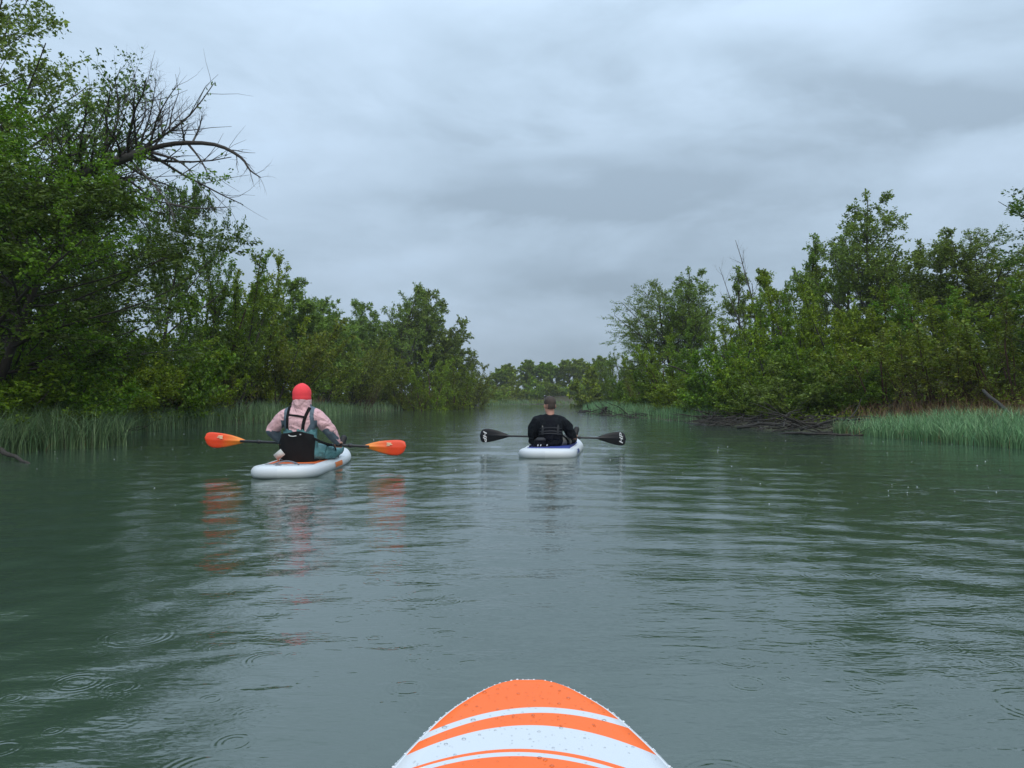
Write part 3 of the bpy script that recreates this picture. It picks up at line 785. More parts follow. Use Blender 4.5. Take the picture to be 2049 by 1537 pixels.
reed_bed('tall blue-green reeds along the right waterline', 52, [
    (6000, 11.5, 17.2, 1, -0.45, 1.1, 0.52, 0.014, 0.5, -0.8), (900, 17.2, 18.6, 1, -0.3, 0.8, 0.45, 0.012, 0.4, -0.3), (1700, 28, 40, 1, 0.0, 1.6, 0.55, 0.018, 0.3, -0.6),
    (1500, 40, 58, 1, 0.1, 2.0, 0.6, 0.026, 0.3, -0.7), (1500, 58, 112, 1, -0.1, 2.0, 0.55, 0.045, 0.3, -0.5)], 'reed')
reed_bed('yellowed dead reed stalks mixed into the reeds on both banks', 55, [
    (150, 10.8, 17, -1, -0.5, 1.2, 0.5, 0.012, 0.9, -0.4), (200, 17, 36, -1, -0.3, 1.6, 0.5, 0.014, 0.9, -0.3), (420, 11.5, 18.5, 1, -0.45, 0.9, 0.34, 0.012, 0.9, -0.4)], 'dry', 'dry_reeds')
reed_bed('dry ochre grass under the shrubs on the right bank', 53, [
    (2600, 14.8, 20.5, 1, 1.1, 4.5, 0.62, 0.011, 0.5, -0.2), (700, 26, 40, 1, 1.0, 3, 0.5, 0.018, 0.5, 0.1)], 'dry', 'dry_grass')
reed_bed('dry ochre grass under the willows on the left bank', 54, [
    (900, 14, 20, -1, 1.2, 3.0, 0.5, 0.011, 0.6, 0.25), (1500, 40, 60, -1, 1.6, 3.6, 0.9, 0.026, 0.4, 0.0), (700, 90, 112, -1, 0.8, 2.5, 0.9, 0.04, 0.4, -0.2)], 'dry', 'dry_grass')
# the single tuft standing in the water right of the driftwood
r = np.random.RandomState(61)
n = 170; a = r.uniform(0, 6.28, n); q = 0.16 * np.sqrt(r.uniform(0, 1, n))
v, f = blades(r, q * np.cos(a), q * np.sin(a), np.full(n, -0.03), 0.42 * r.uniform(0.55, 1.15, n), 0.012 * r.uniform(0.7, 1.3, n), 0.42)
tuft = link('reed_tuft', mesh_np('reed_tuft', v, [f], True), None, M['reed'])
tuft.location = ((1682 - 1024.5) / FPX * 18.3, 18.3, 0.0)
tag(tuft, 'single reed tuft standing in the water at the end of the driftwood', 'reed tuft')

# ------------------------------------------------------------------ driftwood and logs
def log(name, pts, r0, r1, label, cat='driftwood', group=None, mat='drift', twigs=4, seed=0, stub=True):
    r = np.random.RandomState(seed + 77)
    P = np.array(pts, float); c = P[0].copy()
    n = 12; t_ = np.linspace(0, len(P) - 1, n); j = np.minimum(t_.astype(int), len(P) - 2); u = (t_ - j)[:, None]
    Q = P[j] * (1 - u) + P[j + 1] * u + r.normal(0, r0 * 0.3, (n, 3)) - c
    b = [(Q, np.linspace(r0, r1, n) * r.uniform(0.85, 1.15, n))]
    g = spawn(r, b, twigs, 0.1, 1.0, 0.8, 0.28, lambda t: 1.0, 5, 0.18, 0.02, 0.5) if twigs else []
    Ve, Fe = tubes(b, 8)
    capf = [np.arange(8)[::-1][None, :], (np.arange(8) + 8 * (n - 1))[None, :]]
    o = empty(name, c)
    link('trunk', mesh_np('log', Ve, [Fe, capf[0], capf[1]], True), o, M[mat])
    for g1 in g: link('branch', wood_mesh('log_branch', [([g1], 4)]), o, M[mat])
    tag(o, label, cat, group)
    return o
def pw(px, py_w, z=0.0):
    """a spot on the bank: photo column and waterline row"""
    d = EYE * FPX / (py_w - 800.0)
    return [(px - 1024.5) / FPX * d, d, z]
GD = 'driftwood along the right waterline'
log('driftwood_log', [pw(1475, 858, 0.02), pw(1540, 860, 0.18), pw(1600, 862, 0.10)], 0.05, 0.025, 'dark driftwood log at the river end of the long tangle', group=GD, seed=1)
log('driftwood_log', [pw(1560, 868, 0.0), pw(1640, 872, 0.05), pw(1725, 872, 0.0)], 0.035, 0.02, 'pale driftwood pole lying along the waterline', group=GD, seed=2, twigs=2)
log('driftwood_log', [pw(1600, 864, 0.05), pw(1660, 866, 0.28), pw(1720, 868, 0.36)], 0.045, 0.02, 'crooked driftwood branch rising to the right in the tangle', group=GD, seed=3)
log('driftwood_root', [pw(1505, 850, 0.35), pw(1515, 854, 0.2), pw(1524, 860, -0.02), ], 0.045, 0.03, 'forked grey root dipping into the water below the arching boughs', 'root', group=GD, seed=4)
log('driftwood_log', [pw(1160, 825, 0.0), pw(1190, 827, 0.15), pw(1216, 829, 0.05)], 0.09, 0.04, 'dark driftwood log at the tip of the right point', group=GD, seed=5, twigs=6)
log('driftwood_log', [pw(1205, 829, 0.0), pw(1212, 830, 0.4)], 0.11, 0.06, 'broken stump standing at the tip of the right point', 'stump', group=GD, seed=6, twigs=5)
log('driftwood_log', [pw(1255, 834, 0.02), pw(1300, 836, 0.14), pw(1340, 838, 0.05)], 0.06, 0.03, 'driftwood log in front of the reed strip at the right point', group=GD, seed=7, twigs=5)
log('driftwood_log', [pw(1372, 846, -0.03), pw(1400, 850, 0.02), pw(1420, 852, -0.02)], 0.045, 0.02, 'thin drifting pole between the reed strip and the long tangle', group=GD, seed=8, twigs=1)
log('fallen_log', [pw(1968, 876, 1.02), pw(2020, 882, 0.56), pw(2075, 886, 0.20)], 0.030, 0.045, 'dark fallen log slanting down into the right reeds', 'log', seed=9, mat='bark', twigs=3)
log('sunken_log', [pw(-40, 908, 0.20), pw(20, 918, 0.08), pw(62, 928, -0.02)], 0.045, 0.016, 'dark sunken log slanting into the water at the left frame edge', 'log', seed=10, mat='bark', twigs=0)
log('fallen_branch', [pw(55, 880, 0.25), pw(100, 868, 0.6), pw(140, 860, 0.85)], 0.03, 0.012, 'bare fallen branch rising out of the left reeds', 'branch', seed=11, mat='bark', twigs=4)
def at_px(px, py, d): return [(px - 1024.5) / FPX * d, d, EYE + (800 - py) / FPX * d]
log('dead_bough', [at_px(1485, 772, 32.2), at_px(1472, 738, 32.0), at_px(1450, 715, 31.8), at_px(1420, 708, 31.6)], 0.06, 0.018, 'dark arching dead bough in front of the rounded willow on the right bank', 'branch', seed=14, mat='bark', twigs=4)
log('dead_bough', [at_px(1385, 750, 33.2), at_px(1358, 738, 33.0), at_px(1335, 730, 32.8), at_px(1318, 720, 32.6)], 0.045, 0.012, 'thin dark dead bough reaching left over the right reed point', 'branch', seed=15, mat='bark', twigs=3)
def tangle(seed, n, yr, d0, d1, hmax, label):
    r = np.random.RandomState(seed); b = []
    for k in range(n):
        y = r.uniform(*yr); xs, f_ = shore(y, RY, RX); x = float(xs + r.uniform(d0, d1) * f_)
        a = r.choice([0.25, 2.9]) + r.normal(0, 0.55)
        L = r.uniform(0.4, 1.6)
        p0 = np.array([x, y, max(float(ground_z(x, y)), 0) + r.uniform(0.0, hmax)])
        b.append((path(r, p0, (math.cos(a), math.sin(a) * 0.6, r.normal(0.02, 0.16)), L, 7, 0.16, -0.01), taper(r.uniform(0.008, 0.03), 7, 0.3)))
    o = link('root_tangle', wood_mesh('root_tangle', [(b, 5)]), None, M['drift'])
    tag(o, label, 'driftwood', None, 'stuff')
tangle(71, 190, (18.4, 27.5), -0.35, 0.9, 0.24, 'tangled roots and dead branches piled along the right waterline')
tangle(72, 60, (33, 47), -0.3, 0.5, 0.22, 'dead branches and roots at the tip of the right point')
def bank_roots(seed, n, yr, bank, d0, d1, hmax, label):
    r = np.random.RandomState(seed); b = []
    for k in range(n):
        y = r.uniform(*yr); xs, f_ = shore(y, LY, LX); x = float(xs - r.uniform(d0, d1) * f_)
        a = r.uniform(0, 6.28); L = r.uniform(0.3, 1.0)
        p0 = np.array([x, y, max(float(ground_z(x, y)), 0) + r.uniform(0.0, hmax)])
        b.append((path(r, p0, (math.cos(a), math.sin(a), r.normal(0.1, 0.3)), L, 6, 0.16, 0.0), taper(r.uniform(0.006, 0.02), 6, 0.3)))
    o = link('root_tangle', wood_mesh('root_tangle', [(b, 5)]), None, M['bark'])
    tag(o, label, 'driftwood', None, 'stuff')
bank_roots(73, 110, (13.5, 19.5), -1, -0.2, 1.0, 0.25, 'dark roots and dead stalks among the left reeds')
# ------------------------------------------------------------------ solid shapes for boards, paddles, people
def catmull(ps, n, closed=False):
    ps = np.array(ps, float); m = len(ps)
    t_ = np.linspace(0, m if closed else m - 1, n, endpoint=not closed)
    j = np.floor(t_).astype(int)
    if not closed: j = np.minimum(j, m - 2)
    u = (t_ - j)[:, None]
    ix = (lambda k: k % m) if closed else (lambda k: np.clip(k, 0, m - 1))
    p0, p1, p2, p3 = ps[ix(j - 1)], ps[ix(j)], ps[ix(j + 1)], ps[ix(j + 2)]
    return 0.5 * ((2 * p1) + (-p0 + p2) * u + (2 * p0 - 5 * p1 + 4 * p2 - p3) * u ** 2 + (-p0 + 3 * p1 - 3 * p2 + p3) * u ** 3)
class Build:
    """collects closed shells; mesh() gives one mesh, voxel() melts them into one continuous surface"""
    def __init__(s): s.V = []; s.F = []; s.off = 0
    def add(s, V, faces):
        s.V.append(np.asarray(V, float)); s.F.append([np.asarray(f) + s.off for f in faces]); s.off += len(V); return s
    def rings(s, rings, cap=True):
        rings = np.asarray(rings, float); m, k = rings.shape[:2]
        V = rings.reshape(-1, 3); i = np.arange(m - 1)[:, None] * k; q = np.arange(k)[None, :]; q2 = (q + 1) % k
        F = np.stack([i + q, i + q2, i + k + q2, i + k + q], -1).reshape(-1, 4)
        fs = [F]
        if cap:
            V = np.concatenate([V, rings[0].mean(0)[None], rings[-1].mean(0)[None]]); c0, c1 = m * k, m * k + 1
            q = np.arange(k); q2 = (q + 1) % k
            fs.append(np.stack([q2, q, np.full(k, c0)], 1)); fs.append(np.stack([(m - 1) * k + q, (m - 1) * k + q2, np.full(k, c1)], 1))
        return s.add(V, fs)
    def cap(s, p0, p1, r0, r1, k=14, sx=1.0, ref=(0, 0, 1)):
        """tapered capsule; sx squashes it across the ref direction"""
        p0 = np.array(p0, float); p1 = np.array(p1, float)
        ax = p1 - p0; L = np.linalg.norm(ax); ax = ax / max(L, 1e-9)
        rf = np.array(ref, float)
        if abs(ax @ unit(rf)) > 0.9: rf = np.array([0, 1.0, 0]) if abs(ax[1]) < 0.8 else np.array([1.0, 0, 0])
        a = unit(np.cross(ax, rf)); b = np.cross(ax, a)
        th = np.arange(k) * 2 * math.pi / k
        circ = np.cos(th)[:, None] * a + np.sin(th)[:, None] * b * sx
        rs = []
        for ph in np.linspace(-80, 0, 5): rs.append(p0 + ax * r0 * math.sin(R(ph)) + circ * r0 * math.cos(R(ph)))
        for ph in np.linspace(0, 80, 5): rs.append(p1 + ax * r1 * math.sin(R(ph)) + circ * r1 * math.cos(R(ph)))
        return s.rings(rs)
    def chain(s, ps, rs, k=14, sx=1.0, ref=(0, 0, 1)):
        for i in range(len(ps) - 1): s.cap(ps[i], ps[i + 1], rs[i], rs[i + 1], k, sx, ref)
        return s
    def ell(s, c, r3, rot=None, k=18, m=11):
        c = np.array(c, float); th = np.arange(k) * 2 * math.pi / k
        rs = []
        for ph in np.linspace(-84, 84, m):
            q = np.stack([np.cos(th) * math.cos(R(ph)) * r3[0], np.sin(th) * math.cos(R(ph)) * r3[1], np.full(k, math.sin(R(ph)) * r3[2])], 1)
            if rot is not None: q = q @ np.array(rot).T
            rs.append(c + q)
        return s.rings(rs)
    def loft(s, secs, k=28, pw=2.3):
        """stacked super-elliptic sections (x, y, z, rx, ry)"""
        th = np.arange(k) * 2 * math.pi / k; rs = []
        cx, sy = np.cos(th), np.sin(th)
        ex = np.sign(cx) * np.abs(cx) ** (2 / pw); ey = np.sign(sy) * np.abs(sy) ** (2 / pw)
        for (x, y, z, rx, ry) in secs: rs.append(np.stack([x + ex * rx, y + ey * ry, np.full(k, z)], 1))
        return s.rings(rs)
    def box(s, c, h, rot=None):
        q = np.array([[x, y, z] for z in (-1, 1) for y in (-1, 1) for x in (-1, 1)], float) * np.array(h)
        if rot is not None: q = q @ np.array(rot).T
        return s.add(q + np.array(c), [np.array([[0, 2, 3, 1], [4, 5, 7, 6], [0, 1, 5, 4], [2, 6, 7, 3], [0, 4, 6, 2], [1, 3, 7, 5]])])
    def mesh(s, name, smooth=True):
        q = [f for fs in s.F for f in fs if f.shape[1] == 4]; t3 = [f for fs in s.F for f in fs if f.shape[1] == 3]
        ot = [f for fs in s.F for f in fs if f.shape[1] > 4]
        return mesh_np(name, np.concatenate(s.V), ([np.concatenate(q)] if q else []) + ([np.concatenate(t3)] if t3 else []) + ot, smooth)
    def voxel(s, name, size, smooth=6, fac=0.5):
        me = s.mesh(name)
        o = bpy.data.objects.new('tmp', me); COL.objects.link(o)
        md = o.modifiers.new('r', 'REMESH'); md.mode = 'VOXEL'; md.voxel_size = size; md.use_smooth_shade = True
        if smooth:
            sm = o.modifiers.new('s', 'SMOOTH'); sm.iterations = smooth; sm.factor = fac
        dg = bpy.context.evaluated_depsgraph_get(); dg.update()
        out = bpy.data.meshes.new_from_object(o.evaluated_get(dg)); out.name = name
        bpy.data.objects.remove(o); bpy.data.meshes.remove(me)
        return out
def wrinkle(me, amp, freq, seed):
    """soft creases pressed into cloth"""
    n = len(me.vertices); co = np.empty(n * 3, np.float32); me.vertices.foreach_get('co', co); co = co.reshape(-1, 3)
    nr = np.empty(n * 3, np.float32); me.vertices.foreach_get('normal', nr); nr = nr.reshape(-1, 3)
    u = co[:, 0] * freq + 0.4 * freq * co[:, 2]; v = co[:, 2] * freq * 1.5 + co[:, 1] * freq
    q = 1 - np.abs(vnoise(u, v, seed)) * 2.6 + 0.5 * vnoise(u * 2.2, v * 2.2, seed + 1)
    me.vertices.foreach_set('co', (co + nr * (amp * q)[:, None]).astype(np.float32).ravel()); me.update()
def bvh_of(me):
    return BVHTree.FromPolygons([v.co.copy() for v in me.vertices], [tuple(p.vertices) for p in me.polygons])
def ribbon(pts, nor, w, th, name, smooth=True):
    """flat strap along pts with its face turned along nor"""
    P = np.array(pts, float); N = unit(np.array(nor, float)); T = unit(np.gradient(P, axis=0)); B = unit(np.cross(T, N))
    w = np.broadcast_to(np.asarray(w, float), (len(P),))[:, None]
    rs = np.stack([P - B * w / 2, P + B * w / 2, P + B * w / 2 + N * th, P - B * w / 2 + N * th], 1)
    return Build().rings(rs).mesh(name, False)
def on_back(tree, xz, off=0.002, y0=-1.0):
    """points of a back surface straight behind (x, z)"""
    P, N = [], []
    for x, z in xz:
        h = tree.ray_cast(Vector((x, y0, z)), Vector((0, 1, 0)))
        if h[0] is None: continue
        P.append(np.array(h[0] + h[1] * off)); N.append(np.array(h[1]))
    return np.array(P), np.array(N)
def text_mesh(txt, size, shear=0.0, ext=0.0):
    c = bpy.data.curves.new('lettering', 'FONT'); c.body = txt; c.size = size; c.shear = shear; c.align_x = 'CENTER'; c.align_y = 'CENTER'; c.extrude = ext
    c.offset = size * 0.012
    o = bpy.data.objects.new('tmp', c); COL.objects.link(o)
    dg = bpy.context.evaluated_depsgraph_get(); dg.update()
    me = bpy.data.meshes.new_from_object(o.evaluated_get(dg)); me.name = 'lettering'
    bpy.data.objects.remove(o); bpy.data.curves.remove(c)
    return me

M['board_white'] = simple('white inflatable board skin', (0.66, 0.69, 0.72), 0.38, 0.04, 5, 0.0003, 300)
M['pad_orange'] = simple('orange grooved deck pad', (0.80, 0.15, 0.025), 0.65, 0.10, 14, 0.002, 160)
M['pad_blue'] = simple('blue grooved deck pad', (0.030, 0.055, 0.28), 0.65, 0.12, 14, 0.002, 160)
M['pad_grey'] = simple('grey deck pad edge', (0.16, 0.16, 0.18), 0.7, 0.12)
M['print_orange'] = simple('orange print', (0.78, 0.20, 0.04), 0.5, 0.08)
M['print_faint'] = simple('faded orange print', (0.80, 0.52, 0.46), 0.5, 0.05)
M['print_blue'] = simple('dark blue print', (0.030, 0.060, 0.26), 0.45, 0.08)
M['print_pale'] = simple('pale blue print', (0.22, 0.32, 0.52), 0.45, 0.08)
M['black_cloth'] = simple('black cloth', (0.010, 0.010, 0.011), 0.9, 0.3, 8, 0.003, 60, spec=0.2)
M['black_plastic'] = simple('black plastic', (0.012, 0.012, 0.013), 0.35, 0.2, 10)
M['carbon'] = simple('black paddle blade', (0.007, 0.008, 0.011), 0.32, 0.25, 5, spec=0.3)
M['white_print'] = simple('white print', (0.80, 0.80, 0.82), 0.5, 0.03)
M['cream_print'] = simple('cream print', (0.95, 0.72, 0.46), 0.5, 0.03)
M['steel'] = simple('steel ring', (0.45, 0.45, 0.46), 0.3, 0.1)
M['jacket_pink'] = simple('pink rain jacket', (0.74, 0.44, 0.46), 0.55, 0.08, 12, 0.0, 40, wrinkle=0.055)
M['jacket_slate'] = simple('slate jacket panel', (0.090, 0.130, 0.165), 0.6, 0.12, 12, wrinkle=0.02)
M['wader_teal'] = simple('teal waders', (0.130, 0.310, 0.330), 0.6, 0.22, 9, wrinkle=0.055)
M['beanie'] = simple('coral knitted beanie', (0.92, 0.060, 0.075), 0.85, 0.10, 20, 0.002, 120)
M['skin'] = simple('skin', (0.50, 0.26, 0.19), 0.5, 0.10, 14, spec=0.4)
M['hair'] = simple('short dark brown hair', (0.048, 0.031, 0.023), 0.7, 0.5, 30, 0.006, 170)
M['jacket_black'] = simple('black paddling jacket', (0.005, 0.007, 0.010), 0.75, 0.35, 7, spec=0.15, wrinkle=0.035)
M['vest_black'] = simple('charcoal vest', (0.007, 0.008, 0.012), 0.85, 0.3, 9, 0.002, 60, spec=0.12, wrinkle=0.02)
M['strap_grey'] = simple('dark grey webbing', (0.018, 0.019, 0.023), 0.7, 0.2)
M['glove_grey'] = simple('grey patterned cloth', (0.24, 0.23, 0.20), 0.8, 0.5, 24)
M['boot'] = simple('black boot', (0.011, 0.011, 0.012), 0.6, 0.2)
M['paper_tag'] = simple('pale care tag', (0.55, 0.56, 0.54), 0.7, 0.08, 30)
M['eye'] = simple('eye', (0.7, 0.7, 0.68), 0.2, 0.0)
M['lip'] = simple('lip', (0.36, 0.14, 0.12), 0.5, 0.05)

# ------------------------------------------------------------------ paddle boards
NOSE = [(0.000, 0.000), (0.002, 0.026), (0.010, 0.052), (0.024, 0.077), (0.047, 0.103), (0.096, 0.146), (0.145, 0.177), (0.20, 0.203), (0.26, 0.228), (0.317, 0.247), (0.42, 0.278), (0.62, 0.320), (0.95, 0.355), (1.35, 0.37)]
def board_outline(L, W, tail, n=150):
    """deck outline: origin at the nose tip, body running towards -y"""
    k = (W / 2) / 0.37
    right = [(0.0 if i == 0 else w * (k if s > 0.3 else 1 + (k - 1) * s / 0.3), -s) for i, (s, w) in enumerate(NOSE)]
    tl = [(W / 2 * 0.985, -L * 0.62), (W / 2 * 0.93, -L * 0.78), (W / 2 * tail[0], -L * 0.89), (W / 2 * tail[1], -L * 0.955), (W / 2 * tail[2], -L * 0.987), (0.0, -L)]
    r_ = np.array(right + tl)
    half = catmull(r_, n)
    d = np.concatenate([[0], np.cumsum(np.linalg.norm(np.diff(half, axis=0), axis=1))])
    u = 0.5 - 0.5 * np.cos(np.linspace(0, math.pi, n)); u = 0.5 * u + 0.5 * np.linspace(0, 1, n)
    return np.stack([np.interp(u * d[-1], d, half[:, 0]), np.interp(u * d[-1], d, half[:, 1])], 1)
def rocker(y, L, nose=0.10, tail=0.03):
    s = -np.asarray(y, float)
    return nose * (np.clip(1 - s / 1.15, 0, 1)) ** 2.2 + tail * (np.clip((s - L + 0.7) / 0.7, 0, 1)) ** 2
def hull_mesh(name, half, L, T, nose, tail, rail=0.92):
    n = len(half)
    tan = np.gradient(half, axis=0); nor = unit(np.stack([-tan[:, 1], tan[:, 0]], 1))
    nor[0] = (0, 1); nor[-1] = (0, -1)
    if nor[n // 2, 0] < 0: nor = -nor; nor[0] = (0, 1); nor[-1] = (0, -1)
    rr = T / 2; ths = np.linspace(0, math.pi, 11); m = len(ths)
    rows = []
    z0 = rocker(half[:, 1], L, nose, tail)
    for th in ths:
        off = rr * math.sin(th) * rail
        x = half[:, 0] + nor[:, 0] * off; y = half[:, 1] + nor[:, 1] * off
        rows.append(np.stack([np.maximum(x, 0), y, z0 - rr + rr * math.cos(th)], 1))
    rows = np.array(rows)                                   # m, n, 3   right side
    mir = rows * np.array([-1, 1, 1])
    b = Build()
    i = np.arange(m - 1)[:, None] * n; q = np.arange(n - 1)[None, :]
    F = np.stack([i + q, i + q + 1, i + n + q + 1, i + n + q], -1).reshape(-1, 4)
    b.add(rows.reshape(-1, 3), [F[:, ::-1]]); b.add(mir.reshape(-1, 3), [F])
    for row, flip in ((0, False), (m - 1, True)):
        a = rows[row]; c = mir[row]
        V = np.concatenate([a * (1 - f) + c * f + np.array([0, 0, 0]) for f in np.linspace(0, 1, 5)])
        q = np.arange(n - 1); fs = [np.stack([k * n + q, k * n + q + 1, (k + 1) * n + q + 1, (k + 1) * n + q], 1) for k in range(4)]
        f = np.concatenate(fs); b.add(V, [f if flip else f[:, ::-1]])
    return b.mesh(name, True)
def deck_sheet(name, half, L, nose, tail, inset, y_hi, y_lo, lift, nx=7):
    """a sheet lying on the deck between two stations, inset from the outline"""
    ys = np.linspace(y_hi, y_lo, 90)
    o = np.argsort(half[:, 1]); wx_ = np.interp(ys, half[o, 1], half[o, 0]) - inset
    keep = wx_ > 0.004; ys, wx_ = ys[keep], wx_[keep]
    z = rocker(ys, L, nose, tail) + lift
    us = np.linspace(-1, 1, nx)
    top = np.stack([np.stack([u * wx_, ys, z], 1) for u in us])
    n = len(ys); V = top.reshape(-1, 3); i = np.arange(nx - 1)[:, None] * n; q = np.arange(n - 1)[None, :]
    F = np.stack([i + q, i + n + q, i + n + q + 1, i + q + 1], -1).reshape(-1, 4)[:, ::-1]
    V2 = V - np.array([0, 0, lift + 0.004]); b = Build().add(V, [F]); b.add(V2, [F[:, ::-1]])
    rim = list(range(0, n)) + [k * n + n - 1 for k in range(1, nx)] + [(nx - 1) * n + j for j in range(n - 2, -1, -1)] + [k * n for k in range(nx - 2, 0, -1)]
    rim = np.array(rim); r2 = np.roll(rim, -1); m_ = len(V)
    b.add(np.zeros((0, 3)), [np.stack([rim, r2, r2 + m_, rim + m_], 1) - b.off])
    return b.mesh(name, False)
def rail_patch(name, half, L, T, nose, tail, y0, y1, th0, th1, side, mat, parent, lift=0.003):
    """a print wrapped on the rounded rail"""
    o = np.argsort(half[:, 1]); ys = np.linspace(y0, y1, 8); xs = np.interp(ys, half[o, 1], half[o, 0]); ths = np.radians(np.linspace(th0, th1, 6)); rr = T / 2
    z0 = rocker(ys, L, nose, tail)
    V = np.array([[side * (x + (rr * 0.92 + lift) * math.sin(t_)), y, z - rr + (rr + lift) * math.cos(t_)] for x, y, z in zip(xs, ys, z0) for t_ in ths])
    i = np.arange(7)[:, None] * 6; q = np.arange(5)[None, :]
    F = np.stack([i + q, i + q + 1, i + 7 + q, i + 6 + q], -1).reshape(-1, 4)
    return link(name, mesh_np(name, V, [F], True), parent, mat)

# --- the photographer's own board, its nose in view
BL, BT = 3.2, 0.12
half0 = board_outline(BL, 0.76, (0.80, 0.62, 0.36))
half0[:, 0] *= 1.0
board = empty('paddle_board', (0.036, 1.705, 0.105), 0.0)
tag(board, 'orange and white board nose with rain drops nearest the camera', 'paddle board')
link('hull', hull_mesh('hull', half0, BL, BT, 0.10, 0.03, 0.28), board, M['board_white'])
t = NT('orange deck print with white stripes')
co = t.n('ShaderNodeTexCoord').outputs['Object']
sp = t.n('ShaderNodeSeparateXYZ', {'Vector': co})
X_, Y_ = sp.outputs[0], sp.outputs[1]
def stripe(c, k, x0, w, k2=None):
    """1 inside the arc  c - w/2 .. c + w/2  (y falls off with k (x - x0)^2)"""
    dx = t.math('SUBTRACT', X_, x0); q = t.math('MULTIPLY', t.math('MULTIPLY', dx, dx), k)
    v = t.math('ABSOLUTE', t.math('SUBTRACT', t.math('ADD', Y_, q), c))
    return t.math('LESS_THAN', v, w / 2)
S1 = stripe(-0.1170, 1.79, 0.0205, 0.0200)
def arc(c_, k_, x0):
    dx = t.math('SUBTRACT', X_, x0)
    return t.math('SUBTRACT', t.math('ADD', Y_, t.math('MULTIPLY', t.math('MULTIPLY', dx, dx), k_)), c_)
S2 = t.math('MULTIPLY', t.math('LESS_THAN', arc(-0.1701, 1.818, 0.0), 0.0), t.math('GREATER_THAN', arc(-0.2473, 1.562, -0.0236), 0.0))
S3 = stripe(-0.2636, 1.557, -0.0281, 0.0125)
wh = t.math('MAXIMUM', S1, t.math('MAXIMUM', S2, S3))
nz = t.noise(co, 6.0, 3)
oc = t.mix(nz, (0.93, 0.140, 0.012, 1), (0.98, 0.165, 0.018, 1))
colr = t.mix(wh, oc, (0.62, 0.66, 0.70, 1))
p = t.n('ShaderNodeBsdfPrincipled', {'Base Color': colr, 'Roughness': 0.4})
t.set(p, 'Normal', t.n('ShaderNodeBump', {'Height': t.noise(co, 420.0, 2), 'Strength': 0.25, 'Distance': 0.0008}))
t.set(t.out, 'Surface', p)
M['deck_print'] = t.m
dk = link('deck_print', deck_sheet('deck_print', half0, BL, 0.10, 0.03, 0.0045, -0.004, -0.95, 0.0015, 15), board, M['deck_print'])
tag(dk, 'orange deck print crossed by three white stripes')
# rain drops standing on the deck and along its edge
r = np.random.RandomState(81)
t = NT('rain drop'); tr = t.n('ShaderNodeBsdfTransparent', {'Color': (0.985, 0.98, 0.975, 1)}); gs = t.n('ShaderNodeBsdfGlossy', {'Roughness': 0.03})
fr = t.n('ShaderNodeFresnel', {'IOR': 1.33}); ms = t.n('ShaderNodeMixShader'); t.set(ms, 0, fr); t.set(ms, 1, tr); t.set(ms, 2, gs); t.set(t.out, 'Surface', ms); M['drop'] = t.m
def drops(name, P, N, rad, flat, parent, mat):
    th = np.arange(8) * 2 * math.pi / 8
    n = len(P); N = unit(N); a = unit(np.cross(N, np.array([0.3, 1.0, 0.1]))); b_ = np.cross(N, a)
    lv = [(1.0, 0.0), (0.86, 0.55), (0.45, 0.9)]
    V = [P[:, None, :] + rad[:, None, None] * (f * (a[:, None, :] * np.cos(th)[None, :, None] + b_[:, None, :] * np.sin(th)[None, :, None]) + h_ * flat * N[:, None, :]) for f, h_ in lv]
    V = np.concatenate(V + [(P + N * rad[:, None] * flat)[:, None, :]], 1)
    i = np.arange(n)[:, None] * 25; q = np.arange(8)[None, :]; q2 = (q + 1) % 8
    F4 = np.concatenate([np.stack([i + k * 8 + q, i + k * 8 + q2, i + k * 8 + 8 + q2, i + k * 8 + 8 + q], -1).reshape(-1, 4) for k in (0, 1)])
    F3 = np.stack([i + 16 + q, i + 16 + q2, i + 24 + 0 * q], -1).reshape(-1, 3)
    o = link(name, mesh_np(name, V.reshape(-1, 3), [F4, F3], True), parent, mat)
    o['kind'] = 'stuff'; return o
n = 520
yy = -0.02 - 0.62 * r.uniform(0, 1, n); oo = np.argsort(half0[:, 1]); ww = np.interp(yy, half0[oo, 1], half0[oo, 0]) - 0.012
xx = ww * r.uniform(-1, 1, n)
rad = 0.0010 * np.exp(np.abs(r.normal(0, 0.70, n))); rad = np.minimum(rad, 0.0052)
drops('water_drops', np.stack([xx, yy, rocker(yy, BL) + 0.0014], 1), np.tile([0, 0, 1.0], (n, 1)), rad, 0.42, board, M['drop'])
ne = 420
tt = r.uniform(0, 0.40, ne); hi = (tt * 149).astype(int); sd_ = r.choice([-1, 1], ne)
Pe = half0[hi]; tn = np.gradient(half0, axis=0)[hi]; nn = unit(np.stack([-tn[:, 1], tn[:, 0]], 1)); nn[nn[:, 0] < 0] *= -1
ang = r.uniform(0.0, 0.9, ne); f_ = BT / 2
Q = np.stack([(Pe[:, 0] + nn[:, 0] * f_ * 0.28 * np.sin(ang)) * sd_, Pe[:, 1] + nn[:, 1] * f_ * 0.28 * np.sin(ang), rocker(Pe[:, 1], BL) - f_ + f_ * np.cos(ang)], 1)
Nn = np.stack([nn[:, 0] * np.sin(ang) * sd_, nn[:, 1] * np.sin(ang), np.cos(ang)], 1)
M['drop_edge'] = simple('milky rain drop', (0.74, 0.77, 0.80), 0.15, 0.02)
drops('edge_drops', Q, Nn, np.minimum(0.0010 * np.exp(np.abs(r.normal(0, 0.6, ne))), 0.0032), 0.7, board, M['drop_edge'])

